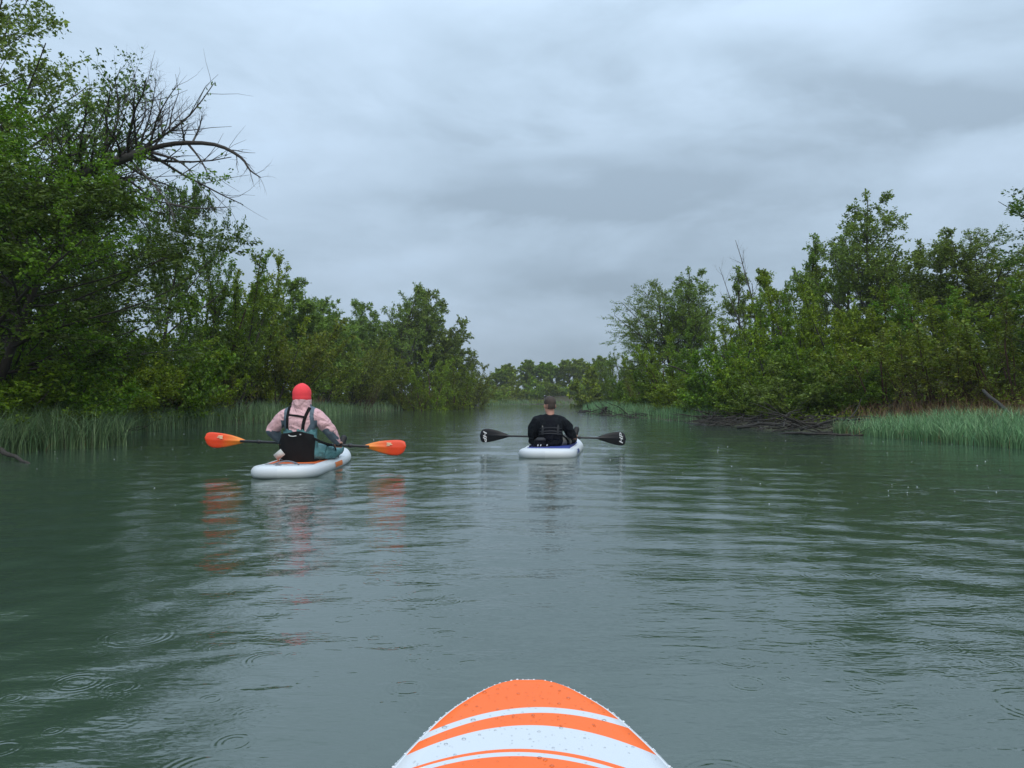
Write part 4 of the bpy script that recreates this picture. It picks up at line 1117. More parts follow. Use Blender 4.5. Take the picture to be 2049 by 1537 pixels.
def far_board(name, loc, rz, L, W, tail, label, pad, pad_y, nose=0.11, T=0.15):
    o = empty(name, loc, rz); tag(o, label, 'paddle board')
    half = board_outline(L, W, tail)
    link('hull', hull_mesh('hull', half, L, T, nose, 0.02), o, M['board_white'])
    link('deck_pad', deck_sheet('deck_pad', half, L, nose, 0.02, 0.035, pad_y[0], pad_y[1], 0.005), o, M[pad])
    return o, half
# --- the woman's board
WBX, WBY = -2.51, 10.92
wb, half1 = far_board('paddle_board', (WBX, WBY, 0.112), R(1.9), 2.95, 0.63, (0.94, 0.82, 0.55), 'white board with orange deck pad carrying the woman in pink', 'pad_orange', (-1.05, -2.45), 0.045, 0.135)
link('pad_edge', deck_sheet('pad_edge', half1, 2.95, 0.045, 0.02, 0.035, -2.452, -2.53, 0.006), wb, M['pad_grey'])
rail_patch('rail_logo', half1, 2.95, 0.135, 0.045, 0.02, -1.45, -1.85, 58, 108, 1, M['print_orange'], wb)
for k in range(9):
    nm = link('nose_lettering', Build().box((0.185 - 0.038 * k, -0.62 + 0.010 * (k % 2), float(rocker(-0.62, 2.95, 0.045, 0.02)) + 0.003), (0.011, 0.052 if k % 3 else 0.044, 0.002)).mesh('nose_lettering', False), wb, M['print_faint'])
th = np.linspace(0, 2 * math.pi, 15)[:-1]
vz = float(rocker(-2.74, 2.95, 0.045, 0.02))
link('valve', Build().loft([(-0.06, -2.74, vz - 0.004, 0.035, 0.035), (-0.06, -2.74, vz + 0.007, 0.033, 0.033), (-0.06, -2.74, vz + 0.010, 0.022, 0.022)], 14, 2.0).mesh('valve', False), wb, M['pad_grey'])
ring_b = Build(); q = np.array([[0.035 * math.cos(a_) + 0.07, -2.755 + 0.022 * math.sin(a_), vz + 0.012] for a_ in th]); v_, f_ = tubes([(np.concatenate([q, q[:1]]), np.full(15, 0.004))], 6); link('tie_ring', mesh_np('tie_ring', v_, [f_], True), wb, M['steel'])
arc = catmull([(-0.14, -2.64, vz + 0.005), (-0.07, -2.62, vz + 0.028), (0.00, -2.61, vz + 0.036), (0.07, -2.63, vz + 0.026), (0.14, -2.67, vz + 0.005)], 16)
v_, f_ = tubes([(arc, np.full(16, 0.0085))], 7); link('carry_handle', mesh_np('carry_handle', v_, [f_], True), wb, M['pad_grey'])
# --- the man's board
mb, half2 = far_board('paddle_board', (0.91, 13.95, 0.11), R(-8.0), 3.2, 0.74, (0.95, 0.84, 0.55), 'white board with blue deck pad carrying the man in black', 'pad_blue', (-0.95, -2.72), 0.08)
for k in range(3):
    rail_patch('rail_lettering', half2, 3.2, 0.15, 0.08, 0.02, -2.50 - 0.06 * k, -2.455 - 0.06 * k, 70, 104, 1, M['print_pale'], mb)
rail_patch('rail_logo', half2, 3.2, 0.15, 0.08, 0.02, -2.40, -2.20, 52, 100, 1, M['print_blue'], mb)

# ------------------------------------------------------------------ paddles
def blade_mesh(name, outline, thick, ridge):
    """outline (u, v) from throat (u = 0) to tip; a lens-shaped plate with a raised spine"""
    o = np.array(outline); u = np.linspace(o[0, 0], o[-1, 0], 34)
    hi = np.interp(u, o[:, 0], o[:, 1]); lo = np.interp(u, o[:, 0], o[:, 2])
    vs = np.linspace(0, 1, 13); L_ = o[-1, 0]
    fr, bk = [], []
    for i, uu in enumerate(u):
        for s_ in vs:
            v_ = lo[i] + (hi[i] - lo[i]) * s_
            sp = max(0.0, 1 - abs(v_) / 0.022) * ridge * (1 - uu / L_) ** 0.7
            edge = (1 - abs(2 * s_ - 1) ** 3)
            bow = 0.018 * (uu / L_) ** 2 + 0.010 * (2 * s_ - 1) ** 2
            fr.append((uu, -thick * edge * 0.5 - sp - 0.001 + bow, v_)); bk.append((uu, thick * edge * 0.5 + sp + 0.001 + bow, v_))
    n, m = len(u), len(vs); i = np.arange(n - 1)[:, None] * m; q = np.arange(m - 1)[None, :]
    F = np.stack([i + q, i + q + 1, i + m + q + 1, i + m + q], -1).reshape(-1, 4)
    b = Build().add(fr, [F[:, ::-1]]); b.add(bk, [F])
    rim = list(range(m)) + [k * m + m - 1 for k in range(1, n)] + [(n - 1) * m + k for k in range(m - 2, -1, -1)] + [k * m for k in range(n - 2, 0, -1)]
    rim = np.array(rim); r2 = np.roll(rim, -1)
    b.add(np.zeros((0, 3)), [np.stack([rim, r2, r2 + n * m, rim + n * m], 1) - b.off])
    return b.mesh(name, True)
def paddle(name, label, cL, cR, y, shaft_r, blade_len, out_l, out_r, mat_b, print_fn, collars):
    """cL, cR: (x, z) of the throats; blades run outwards from there"""
    L = Vector((cL[0], y, cL[1])); Rr = Vector((cR[0], y, cR[1])); mid = (L + Rr) / 2
    o = empty(name, mid); tag(o, label, 'paddle')
    ang = math.atan2(Rr.z - L.z, Rr.x - L.x); half = (Rr - L).length / 2
    d = Vector((math.cos(ang), 0, math.sin(ang)))
    b = Build(); b.chain([tuple(-d * (half + 0.05)), tuple(d * (half + 0.05))], [shaft_r, shaft_r], 12)
    link('shaft', b.mesh('shaft'), o, M['black_plastic'])
    for c in collars:
        p_ = d * (c * half); link('collar', Build().cap(tuple(p_ - d * 0.008), tuple(p_ + d * 0.008), shaft_r * 1.55, shaft_r * 1.55, 12).mesh('collar'), o, M['black_plastic'])
    for s_, ol in ((-1, out_l), (1, out_r)):
        bo = link('blade', blade_mesh('blade', ol, 0.007, 0.011), o, M[mat_b])
        bo.location = d * (half * s_)
        # the left blade is the same plate mirrored by its own outline
        if s_ < 0:
            bo.rotation_euler = (0, -ang, 0); bo.data.transform(Matrix.Scale(-1, 4, (1, 0, 0))); bo.data.flip_normals()
        else: bo.rotation_euler = (0, -ang, 0)
        print_fn(bo, s_)
    return o
t = NT('orange blade fading to red')
co = t.n('ShaderNodeTexCoord').outputs['Object']; sp = t.n('ShaderNodeSeparateXYZ', {'Vector': co})
ax = t.math('ABSOLUTE', sp.outputs[0])
f = t.n('ShaderNodeMapRange', {'Value': t.math('ADD', ax, t.math('MULTIPLY', t.noise(co, 9.0, 3), 0.10)), 'From Min': 0.12, 'From Max': 0.36})
cl_ = t.mix(f, (0.92, 0.27, 0.025, 1), (0.92, 0.075, 0.022, 1))
p = t.n('ShaderNodeBsdfPrincipled', {'Base Color': cl_, 'Roughness': 0.3}); t.set(t.out, 'Surface', p); M['blade_orange'] = t.m
# (u from the throat, upper edge, lower edge)
OW = [(0.0, 0.016, -0.014), (0.02, 0.022, -0.020), (0.08, 0.043, -0.038), (0.16, 0.064, -0.060), (0.24, 0.077, -0.080), (0.32, 0.085, -0.094), (0.38, 0.088, -0.094), (0.42, 0.087, -0.080), (0.45, 0.080, -0.058), (0.468, 0.066, -0.030), (0.478, 0.045, 0.0), (0.482, 0.022, 0.016)]
def print_orange(bo, s_):
    for (du, dv, w_, h_) in ((0.0, 0.054, 0.030, 0.0065), (0.008, 0.040, 0.036, 0.0055), (-0.008, 0.026, 0.022, 0.0045)):
        link('logo', Build().box((s_ * (0.285 + du), -0.0065 + 0.007, dv - 0.006), (w_ * 0.9, 0.0015, h_)).mesh('logo', False), bo, M['cream_print']).location.y = -0.012
PW_Y = 9.03
wp = paddle('kayak_paddle', 'kayak paddle with orange-red blades held by the woman', ((491 - 1024.5) / FPX * PW_Y, EYE + (800 - 883) / FPX * PW_Y), ((730 - 1024.5) / FPX * PW_Y, EYE + (800 - 893) / FPX * PW_Y), PW_Y, 0.0155, 0.48, OW, OW, 'blade_orange', print_orange, (-0.77, 0.76))
OM = [(0.0, 0.014, -0.014), (0.03, 0.020, -0.020), (0.10, 0.048, -0.042), (0.18, 0.075, -0.066), (0.26, 0.094, -0.088), (0.33, 0.106, -0.103), (0.38, 0.108, -0.110), (0.42, 0.098, -0.112), (0.45, 0.078, -0.100), (0.468, 0.050, -0.075), (0.476, 0.020, -0.045), (0.479, 0.0, -0.015)]
OM_L = [(u, a_, b_) for u, a_, b_ in OM]
def print_hp(bo, s_):
    me = text_mesh('HP', 0.128, 0.30, 0.0008)
    lo = link('lettering', me, bo, M['white_print'])
    # lettering runs up the right blade and down the left one
    lo.location = (s_ * 0.408, -0.004, 0.0)
    lo.rotation_mode = 'XYZ'
    lo.matrix_basis = Matrix.Translation((s_ * 0.402, -0.0048, -0.004)) @ Matrix.Rotation(R(-90 * s_), 4, 'Y') @ Matrix.Rotation(R(90), 4, 'X') @ Matrix.Diagonal((1.0, 0.62, 1.0, 1.0))
PM_Y = 12.15
mp_ = paddle('kayak_paddle', 'kayak paddle with black blades lettered HP held by the man', ((1021 - 1024.5) / FPX * PM_Y, EYE + (800 - 872.5) / FPX * PM_Y), ((1192 - 1024.5) / FPX * PM_Y, EYE + (800 - 876.5) / FPX * PM_Y), PM_Y, 0.015, 0.48, OM_L, OM, 'carbon', print_hp, (0.62,))
# ------------------------------------------------------------------ people
def hand(b, wrist, grip, shaft_dir, side, r_sh):
    """a palm above the shaft, four fingers curling over its far side and a thumb coming round below"""
    wrist = np.array(wrist, float); g = np.array(grip, float); s = unit(np.array(shaft_dir, float))
    up = np.array([0, 0, 1.0]); up = unit(up - s * (up @ s)); fw = np.cross(up, s) * (1 if np.cross(up, s)[1] > 0 else -1)
    palm = g - fw * 0.030 + up * (r_sh + 0.016)
    b.cap(wrist, palm - fw * 0.012, 0.026, 0.028, 12)
    for k in range(4):
        o = s * (k - 1.5) * 0.0215
        ln = (0.92, 1.04, 1.0, 0.8)[k if side > 0 else 3 - k]
        kn = palm + o + fw * 0.022 + up * 0.004
        b.cap(palm + o * 0.8 - fw * 0.025, kn, 0.0135, 0.0105, 8)
        p1 = g + o + fw * (r_sh + 0.012) * ln + up * (r_sh * 0.6)
        p2 = g + o + fw * (r_sh + 0.008) * ln - up * (r_sh * 0.9)
        p3 = g + o * 0.95 - up * (r_sh + 0.010) - fw * 0.006
        b.cap(kn, p1, 0.0100, 0.0092, 8); b.cap(p1, p2, 0.0090, 0.0085, 8); b.cap(p2, p3, 0.0085, 0.0072, 8)
    th0 = palm - s * side * 0.034 - fw * 0.020; th1 = g - s * side * 0.046 - fw * (r_sh + 0.012); th2 = g - s * side * 0.030 - fw * 0.004 - up * (r_sh + 0.010)
    b.cap(palm - s * side * 0.012 - fw * 0.035, th0, 0.015, 0.013, 8); b.cap(th0, th1, 0.012, 0.0105, 8); b.cap(th1, th2, 0.0100, 0.0085, 8)
def head(b, c, yaw=0.0, pitch=0.0, k=1.0):
    """skull, jaw, brow, nose, ears; c is the middle of the head, the face looks along +y turned by yaw"""
    Rz = np.array(Matrix.Rotation(yaw, 3, 'Z') @ Matrix.Rotation(pitch, 3, 'X')); c = np.array(c, float)
    def W_(p_): return c + Rz @ (np.array(p_, float) * k)
    b.ell(W_((0, -0.008, 0.025)), (0.076 * k, 0.096 * k, 0.092 * k), Rz)
    b.ell(W_((0, 0.022, -0.030)), (0.064 * k, 0.070 * k, 0.078 * k), Rz)
    b.cap(W_((0, 0.062, -0.092)), W_((0, 0.050, -0.080)), 0.022 * k, 0.034 * k)
    b.cap(W_((-0.040, 0.010, -0.070)), W_((0, 0.055, -0.088)), 0.026 * k, 0.026 * k); b.cap(W_((0.040, 0.010, -0.070)), W_((0, 0.055, -0.088)), 0.026 * k, 0.026 * k)
    b.cap(W_((-0.034, 0.074, 0.022)), W_((0.034, 0.074, 0.022)), 0.014 * k, 0.014 * k)
    b.cap(W_((0, 0.088, 0.010)), W_((0, 0.106, -0.026)), 0.009 * k, 0.0125 * k); b.cap(W_((-0.012, 0.094, -0.030)), W_((0.012, 0.094, -0.030)), 0.009 * k, 0.009 * k)
    b.cap(W_((-0.020, 0.084, -0.056)), W_((0.020, 0.084, -0.056)), 0.008 * k, 0.008 * k); b.cap(W_((-0.016, 0.082, -0.066)), W_((0.016, 0.082, -0.066)), 0.009 * k, 0.009 * k)
    for s_ in (-1, 1):
        b.ell(W_((s_ * 0.078, -0.004, -0.012)), (0.010 * k, 0.019 * k, 0.032 * k), Rz @ np.array(Matrix.Rotation(0.35 * s_, 3, 'Z')), 12, 9)
    return W_
def face_parts(W_, parent, k=1.0):
    for s_ in (-1, 1): link('eye', Build().ell(W_((s_ * 0.031, 0.081, 0.004)), (0.012 * k,) * 3, None, 12, 8).mesh('eye'), parent, M['eye'])
    link('mouth', Build().cap(W_((-0.020, 0.0905, -0.061)), W_((0.020, 0.0905, -0.061)), 0.0045 * k, 0.0045 * k, 8).mesh('mouth'), parent, M['lip'])
def paint(me, mats, rule):
    me.materials.clear()
    for m in mats: me.materials.append(m)
    n = len(me.polygons); c = np.empty(n * 3, np.float32); me.polygons.foreach_get('center', c)
    nr = np.empty(n * 3, np.float32); me.polygons.foreach_get('normal', nr)
    me.polygons.foreach_set('material_index', rule(c.reshape(-1, 3), nr.reshape(-1, 3)).astype(np.int32)); me.update()

# ---------------- the woman
WX, WY, WZ = -2.43, 8.86, 0.124
wo_ = empty('person', (WX, WY, WZ)); tag(wo_, 'person in coral beanie and pink jacket sitting on the white board with orange pad', 'person')
def sh_w(px, py, d): return np.array([(px - 1024.5) / FPX * d - WX, d - WY, EYE + (800 - py) / FPX * d - WZ])
shL, shR = np.array([-0.180, 0.0, 0.500]), np.array([0.172, 0.005, 0.512])
elL, elR = np.array([-0.335, 0.03, 0.345]), np.array([0.325, 0.03, 0.345])
sd_w = np.array([1.0, 0.0, (-93 + 83) / (730 - 491.0)]); mid_w = np.array(wp.location) - np.array([WX, WY, WZ])
def on_shaft(x): return mid_w + unit(sd_w) * (x - mid_w[0]) / unit(sd_w)[0]
gL, gR = on_shaft(-0.27), on_shaft(0.405)
wrL, wrR = gL + np.array([0.0, -0.075, 0.035]), gR + np.array([-0.012, -0.070, 0.045])
hdW = np.array([0.010, 0.012, 0.735])
hipL, hipR = np.array([-0.10, 0.0, 0.095]), np.array([0.10, 0.0, 0.095])
knL, knR = np.array([-0.27, 0.36, 0.075]), np.array([0.29, 0.36, 0.075])
anL, anR = np.array([-0.20, 0.72, 0.075]), np.array([0.27, 0.80, 0.085])
b = Build()
W_w = head(b, hdW, R(4), R(-6), 0.98)
b.cap((0.008, -0.005, 0.585), (0.010, 0.0, 0.68), 0.056, 0.054)
b.loft([(0, 0, 0.03, 0.155, 0.105), (0, 0, 0.12, 0.165, 0.115), (0, -0.01, 0.28, 0.135, 0.095), (0, -0.012, 0.42, 0.15, 0.10), (0, -0.008, 0.52, 0.165, 0.09), (0, 0, 0.585, 0.10, 0.07)], 24)
for sh, e_, wr in ((shL, elL, wrL), (shR, elR, wrR)):
    b.chain([sh, e_], [0.056, 0.043]); b.chain([e_, wr], [0.043, 0.028])
hand(b, wrL, gL, sd_w, -1, 0.0155); hand(b, wrR, gR, sd_w, 1, 0.0155)
for h_, k_, a_ in ((hipL, knL, anL), (hipR, knR, anR)):
    b.chain([h_, k_], [0.085, 0.058]); b.chain([k_, a_], [0.056, 0.040]); b.cap(a_, a_ + np.array([0.02 * np.sign(a_[0]), 0.09, 0.10]), 0.04, 0.032)
body = link('body', b.voxel('body', 0.0078, 3), wo_, M['skin'])
face_parts(W_w, wo_, 0.98)
# jacket
j = Build()
j.loft([(0, -0.005, 0.20, 0.165, 0.125), (0, -0.010, 0.32, 0.168, 0.125), (0, -0.014, 0.43, 0.182, 0.128), (0.0, -0.012, 0.50, 0.192, 0.120), (0, -0.006, 0.55, 0.165, 0.105), (0.003, -0.002, 0.60, 0.125, 0.090), (0.006, 0.0, 0.64, 0.090, 0.085)], 30, 2.1)
j.loft([(0.008, 0.0, 0.58, 0.112, 0.098), (0.010, 0.002, 0.65, 0.106, 0.110), (0.010, 0.008, 0.705, 0.102, 0.116)], 24, 2.0)     # stand-up collar
for sh, e_, wr in ((shL, elL, wrL), (shR, elR, wrR)):
    m1 = sh * 0.5 + e_ * 0.5 + np.array([0.012 * np.sign(sh[0]), 0, 0])
    j.chain([sh, m1, e_], [0.084, 0.082, 0.072]); j.chain([e_, e_ * 0.45 + wr * 0.55, wr], [0.072, 0.060, 0.042])
    j.cap((0.03 * np.sign(sh[0]), 0, 0.575), sh, 0.075, 0.084)
jk = j.voxel('jacket', 0.0075, 8); wrinkle(jk, 0.0055, 26, 7)
def seg_dist(c, p0, p1):
    p0 = np.array(p0); p1 = np.array(p1); d = p1 - p0; t_ = np.clip(((c - p0) @ d) / (d @ d), 0, 1)
    return np.linalg.norm(c - (p0 + t_[:, None] * d), axis=1)
def jacket_rule(c, nrm):
    ax_ = np.abs(c[:, 0] - 0.0)
    out = np.zeros(len(c), int)
    # shoulder panels running down to the sides of the back and under the arms
    edge = 0.128 + 0.05 * smoothstep(0.44, 0.36, c[:, 2]) * -1
    out[(c[:, 2] > 0.46) & (c[:, 2] < 0.645) & (ax_ > 0.118 + 0.10 * (0.60 - c[:, 2])) & (ax_ < 0.172)] = 1
    out[(c[:, 2] <= 0.46) & (ax_ > 0.135 - 0.55 * np.clip(0.42 - c[:, 2], 0, 0.2)) & (ax_ < 0.205 + 0.35 * np.clip(0.40 - c[:, 2], 0, 1)) & (seg_dist(c, shR, elR) > 0.03)] = 1
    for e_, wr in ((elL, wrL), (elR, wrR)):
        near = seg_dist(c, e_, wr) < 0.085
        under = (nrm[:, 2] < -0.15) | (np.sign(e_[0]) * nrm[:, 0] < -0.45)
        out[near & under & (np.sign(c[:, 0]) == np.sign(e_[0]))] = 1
    up_ = (c[:, 2] > 0.33) & (np.abs(c[:, 0]) > 0.235)
    out[up_ & (nrm[:, 2] > -0.2)] = 0
    return out
paint(jk, [M['jacket_pink'], M['jacket_slate']], jacket_rule)
jko = link('jacket', jk, wo_); tree_w = bvh_of(jk)
# beanie pulled down to the collar
Rh = np.array(Matrix.Rotation(R(4), 3, 'Z') @ Matrix.Rotation(R(-6), 3, 'X'))
bn = Build()
bn.ell(W_w((0, -0.012, 0.030)), (0.108, 0.122, 0.118), Rh, 22, 13)
bn.ell(W_w((0, -0.014, -0.020)), (0.107, 0.114, 0.080), Rh, 22, 13)
bn.ell(W_w((0, -0.004, 0.120)), (0.050, 0.058, 0.036), Rh, 18, 9)
bm_ = bn.voxel('beanie', 0.0075, 4)
# open it below the brow at the front so that the face shows
v = np.empty(len(bm_.vertices) * 3, np.float32); bm_.vertices.foreach_get('co', v); v = v.reshape(-1, 3)
loc = (v - np.array(W_w((0, 0, 0)))) @ Rh
import bmesh
bmx = bmesh.new(); bmx.from_mesh(bm_); bmx.verts.ensure_lookup_table()
kill = [bmx.verts[i] for i in np.nonzero((loc[:, 1] > 0.02) & (loc[:, 2] < 0.020))[0]]
bmesh.ops.delete(bmx, geom=kill, context='VERTS'); bmx.to_mesh(bm_); bmx.free()
link('beanie', bm_, wo_, M['beanie'])
# waders: bib behind the back, seat, legs and boots
w = Build()
w.loft([(0, 0.0, 0.005, 0.165, 0.12), (0, 0, 0.06, 0.205, 0.150), (0, 0, 0.14, 0.205, 0.155), (0, -0.008, 0.22, 0.185, 0.145), (0, -0.012, 0.32, 0.183, 0.140), (0, -0.014, 0.385, 0.190, 0.143)], 32, 2.3)
for h_, k_, a_ in ((hipL, knL, anL), (hipR, knR, anR)):
    w.chain([h_, h_ * 0.4 + k_ * 0.6, k_], [0.105, 0.096, 0.078]); w.chain([k_, k_ * 0.45 + a_ * 0.55, a_], [0.078, 0.068, 0.055])
wm = w.voxel('waders', 0.010, 4); wrinkle(wm, 0.006, 24, 9)
bmx = bmesh.new(); bmx.from_mesh(wm)
kill = [v_ for v_ in bmx.verts if v_.co.z > 0.355 + 0.014 * math.sin(v_.co.x * 42) + 0.008 * math.sin(v_.co.x * 95 + 1)]
bmesh.ops.delete(bmx, geom=kill, context='VERTS'); bmx.to_mesh(wm); bmx.free()
wdo = link('waders', wm, wo_, M['wader_teal'])
for a_ in (anL, anR):
    bt = Build(); sx_ = np.sign(a_[0])
    bt.cap(a_ + np.array([0, -0.05, 0.0]), a_ + np.array([0, 0.01, -0.005]), 0.055, 0.055); bt.cap(a_ + np.array([0, 0.01, -0.03]), a_ + np.array([0.0, 0.02, 0.02]), 0.045, 0.05)
    bt.cap(a_ + np.array([0, 0.02, 0.0]), a_ + np.array([0.035 * sx_, 0.07, 0.125]), 0.050, 0.044, 14)
    link('boot', bt.voxel('boot', 0.009, 4), wo_, M['boot'])
# the braces: two straps and a cross strap
def strap(tree, xz, w_, name, mat, parent, th=0.006, n=18, sub=None):
    q = catmull(xz, n); P, N = on_back(tree, q)
    if len(P) < 3: return None
    for _ in range(2): N[1:-1] = (N[:-2] + N[1:-1] + N[2:]) / 3; P[1:-1] = (P[:-2] + 2 * P[1:-1] + P[2:]) / 4
    return link(name, ribbon(P, N, w_, th, name), parent, M[mat])
strap(tree_w, [(-0.118, 0.34), (-0.120, 0.44), (-0.118, 0.54), (-0.112, 0.62)], 0.036, 'brace_strap', 'black_cloth', wo_)
strap(tree_w, [(0.058, 0.34), (0.066, 0.42), (0.090, 0.52), (0.118, 0.605)], 0.036, 'brace_strap', 'black_cloth', wo_)
strap(tree_w, [(-0.105, 0.520), (0.0, 0.512), (0.080, 0.498)], 0.022, 'cross_strap', 'black_cloth', wo_)
# ---------------- her seat
so = empty('boat_chair', (WX, WY, WZ - 0.012)); tag(so, 'black low boat chair with a pale tag behind the woman in pink', 'chair')
xs_ = np.linspace(-1, 1, 15); zs_ = np.linspace(0.0, 0.345, 12)
def seat_pt(u, z, off): 
    hw = 0.186 + 0.014 * smoothstep(0.0, 0.345, z)
    return (u * hw * (1 - 0.10 * abs(u) * smoothstep(0.25, 0.345, z)), -0.188 - 0.02 * z + 0.075 * u * u + 0.006 * math.sin(9 * u + 20 * z) + off, z - 0.030 * abs(u) ** 3 * smoothstep(0.2, 0.345, z) + 0.008 * math.sin(5 * u + 1) * smoothstep(0.2, 0.345, z))
fr = [seat_pt(u, z, -0.022) for z in zs_ for u in xs_]; bk = [seat_pt(u, z, 0.010) for z in zs_ for u in xs_]
m = len(xs_); n_ = len(zs_); i = np.arange(n_ - 1)[:, None] * m; q = np.arange(m - 1)[None, :]
F = np.stack([i + q, i + q + 1, i + m + q + 1, i + m + q], -1).reshape(-1, 4)
sb = Build().add(fr, [F]); sb.add(bk, [F[:, ::-1]])
rim = np.array(list(range(m)) + [k * m + m - 1 for k in range(1, n_)] + [(n_ - 1) * m + k for k in range(m - 2, -1, -1)] + [k * m for k in range(n_ - 2, 0, -1)]); r2 = np.roll(rim, -1)
sb.add(np.zeros((0, 3)), [np.stack([rim, rim + n_ * m, r2 + n_ * m, r2], 1) - sb.off])
bko = link('backrest', sb.mesh('backrest'), so, M['black_cloth'])
md = bko.modifiers.new('soft', 'BEVEL'); md.width = 0.006; md.segments = 2
link('seat_cushion', Build().loft([(0, 0.03, 0.0, 0.19, 0.20), (0, 0.03, 0.02, 0.20, 0.21), (0, 0.03, 0.035, 0.19, 0.20)], 28, 4).mesh('seat_cushion'), so, M['black_cloth'])
hp = catmull([(-0.075, -0.222, 0.315), (-0.055, -0.232, 0.302), (-0.02, -0.236, 0.298), (0.015, -0.232, 0.304)], 12)
link('reflective_loop', ribbon(hp, np.tile([0, -1.0, 0.1], (12, 1)), 0.011, 0.003, 'reflective_loop'), so, M['paper_tag'])
link('buckle', Build().box((0.058, -0.224, 0.318), (0.008, 0.003, 0.007)).mesh('buckle', False), so, M['steel'])
tagm = Build().box((0, 0, 0), (0.056, 0.0015, 0.040), np.array(Matrix.Rotation(R(-38), 3, 'Y'))).mesh('care_tag', False)
tg = link('care_tag', tagm, so, M['paper_tag']); tg.location = (-0.178, -0.225, 0.092); tg.rotation_euler = (R(8), 0, R(-6))
for s_ in (-1, 1):
    q = catmull([(s_ * 0.19, -0.15, 0.25), (s_ * 0.235, -0.02, 0.20), (s_ * 0.275, 0.16, 0.10), (s_ * 0.29, 0.34, 0.012)], 12)
    if s_ > 0: q = catmull([(0.19, -0.15, 0.27), (0.245, -0.045, 0.225), (0.30, 0.10, 0.185), (0.335, 0.22, 0.16), (0.345, 0.40, 0.02)], 14)
    link('side_strap', ribbon(q, np.tile([s_ * 0.9, -0.4, 0.3], (len(q), 1)), 0.030, 0.004, 'side_strap'), so, M['black_cloth'])
# the white parcel of a dry bag strap is part of the seat: small clip at its foot
link('buckle', Build().box((-0.150, -0.235, 0.030), (0.014, 0.006, 0.014)).mesh('buckle', False), so, M['black_plastic'])

# ---------------- the man
MX, MY, MZ = 0.585, 11.80, 0.115
mo = empty('person', (MX, MY, MZ)); tag(mo, 'person with short dark hair and black jacket on the blue-decked board', 'person')
shL, shR = np.array([-0.205, 0.0, 0.372]), np.array([0.192, 0.005, 0.366])
elL, elR = np.array([-0.272, 0.03, 0.175]), np.array([0.315, 0.05, 0.185])
sd_m = np.array([1.0, 0.0, (-76.5 + 72.5) / (1192 - 1021.0)]); mid_m = np.array(mp_.location) - np.array([MX, MY, MZ])
def on_shaft_m(x): return mid_m + unit(sd_m) * (x - mid_m[0]) / unit(sd_m)[0]
gL, gR = on_shaft_m(-0.22), on_shaft_m(0.405)
wrL, wrR = gL + np.array([0.0, -0.075, 0.035]), gR + np.array([-0.020, -0.075, 0.030])
hdM = np.array([-0.004, 0.035, 0.618])
hipL, hipR = np.array([-0.10, 0.0, 0.085]), np.array([0.10, 0.0, 0.085])
knL, knR = np.array([-0.25, 0.40, 0.060]), np.array([0.29, 0.40, 0.060])
anL, anR = np.array([-0.16, 0.80, 0.07]), np.array([0.42, 0.78, 0.060])
b = Build()
W_m = head(b, hdM, R(16), R(-4), 1.12)
b.cap((0.0, 0.005, 0.435), (0.004, 0.030, 0.56), 0.064, 0.060)
b.loft([(0, 0, 0.02, 0.165, 0.12), (0, 0, 0.10, 0.17, 0.12), (0, -0.02, 0.22, 0.16, 0.11), (0, -0.015, 0.32, 0.18, 0.115), (0, 0.0, 0.40, 0.185, 0.10), (0, 0.008, 0.45, 0.10, 0.08)], 24)
for sh, e_, wr in ((shL, elL, wrL), (shR, elR, wrR)):
    b.chain([sh, e_], [0.060, 0.046]); b.chain([e_, wr], [0.046, 0.030])
hand(b, wrL, gL, sd_m, -1, 0.015); hand(b, wrR, gR, sd_m, 1, 0.015)
for h_, k_, a_ in ((hipL, knL, anL), (hipR, knR, anR)):
    b.chain([h_, k_], [0.085, 0.060]); b.chain([k_, a_], [0.058, 0.042]); b.cap(a_, a_ + np.array([0.02 * np.sign(a_[0]), 0.07, 0.12]), 0.04, 0.032)
link('body', b.voxel('body', 0.0078, 3), mo, M['skin'])
face_parts(W_m, mo, 1.12)
hr = Build(); Rm = np.array(Matrix.Rotation(R(16), 3, 'Z') @ Matrix.Rotation(R(-4), 3, 'X'))
hr.ell(W_m((0, -0.012, 0.034)), (0.092, 0.111, 0.106), Rm, 22, 13); hr.ell(W_m((0, -0.040, -0.008)), (0.082, 0.077, 0.078), Rm, 20, 11); hr.ell(W_m((0, 0.02, 0.078)), (0.070, 0.086, 0.062), Rm, 20, 11)
hm = hr.voxel('hair', 0.006, 3)
v = np.empty(len(hm.vertices) * 3, np.float32); hm.vertices.foreach_get('co', v); v = v.reshape(-1, 3); loc = (v - np.array(W_m((0, 0, 0)))) @ Rm
bmx = bmesh.new(); bmx.from_mesh(hm); bmx.verts.ensure_lookup_table()
bmesh.ops.delete(bmx, geom=[bmx.verts[i] for i in np.nonzero((np.abs(loc[:, 0]) > 0.062) & (loc[:, 2] < 0.012) | (loc[:, 2] < -0.062) | (loc[:, 1] > -0.015) & (loc[:, 2] < 0.022) | (loc[:, 1] > 0.045) & (loc[:, 2] < 0.055))[0]], context='VERTS'); bmx.to_mesh(hm); bmx.free()
link('hair', hm, mo, M['hair'])
j = Build()
j.loft([(0, -0.005, 0.02, 0.180, 0.135), (0, -0.012, 0.12, 0.185, 0.135), (0, -0.022, 0.22, 0.190, 0.130), (0, -0.016, 0.33, 0.205, 0.128), (0, -0.004, 0.405, 0.195, 0.108), (0, 0.004, 0.445, 0.130, 0.092), (0.002, 0.010, 0.475, 0.082, 0.078)], 30, 2.2)
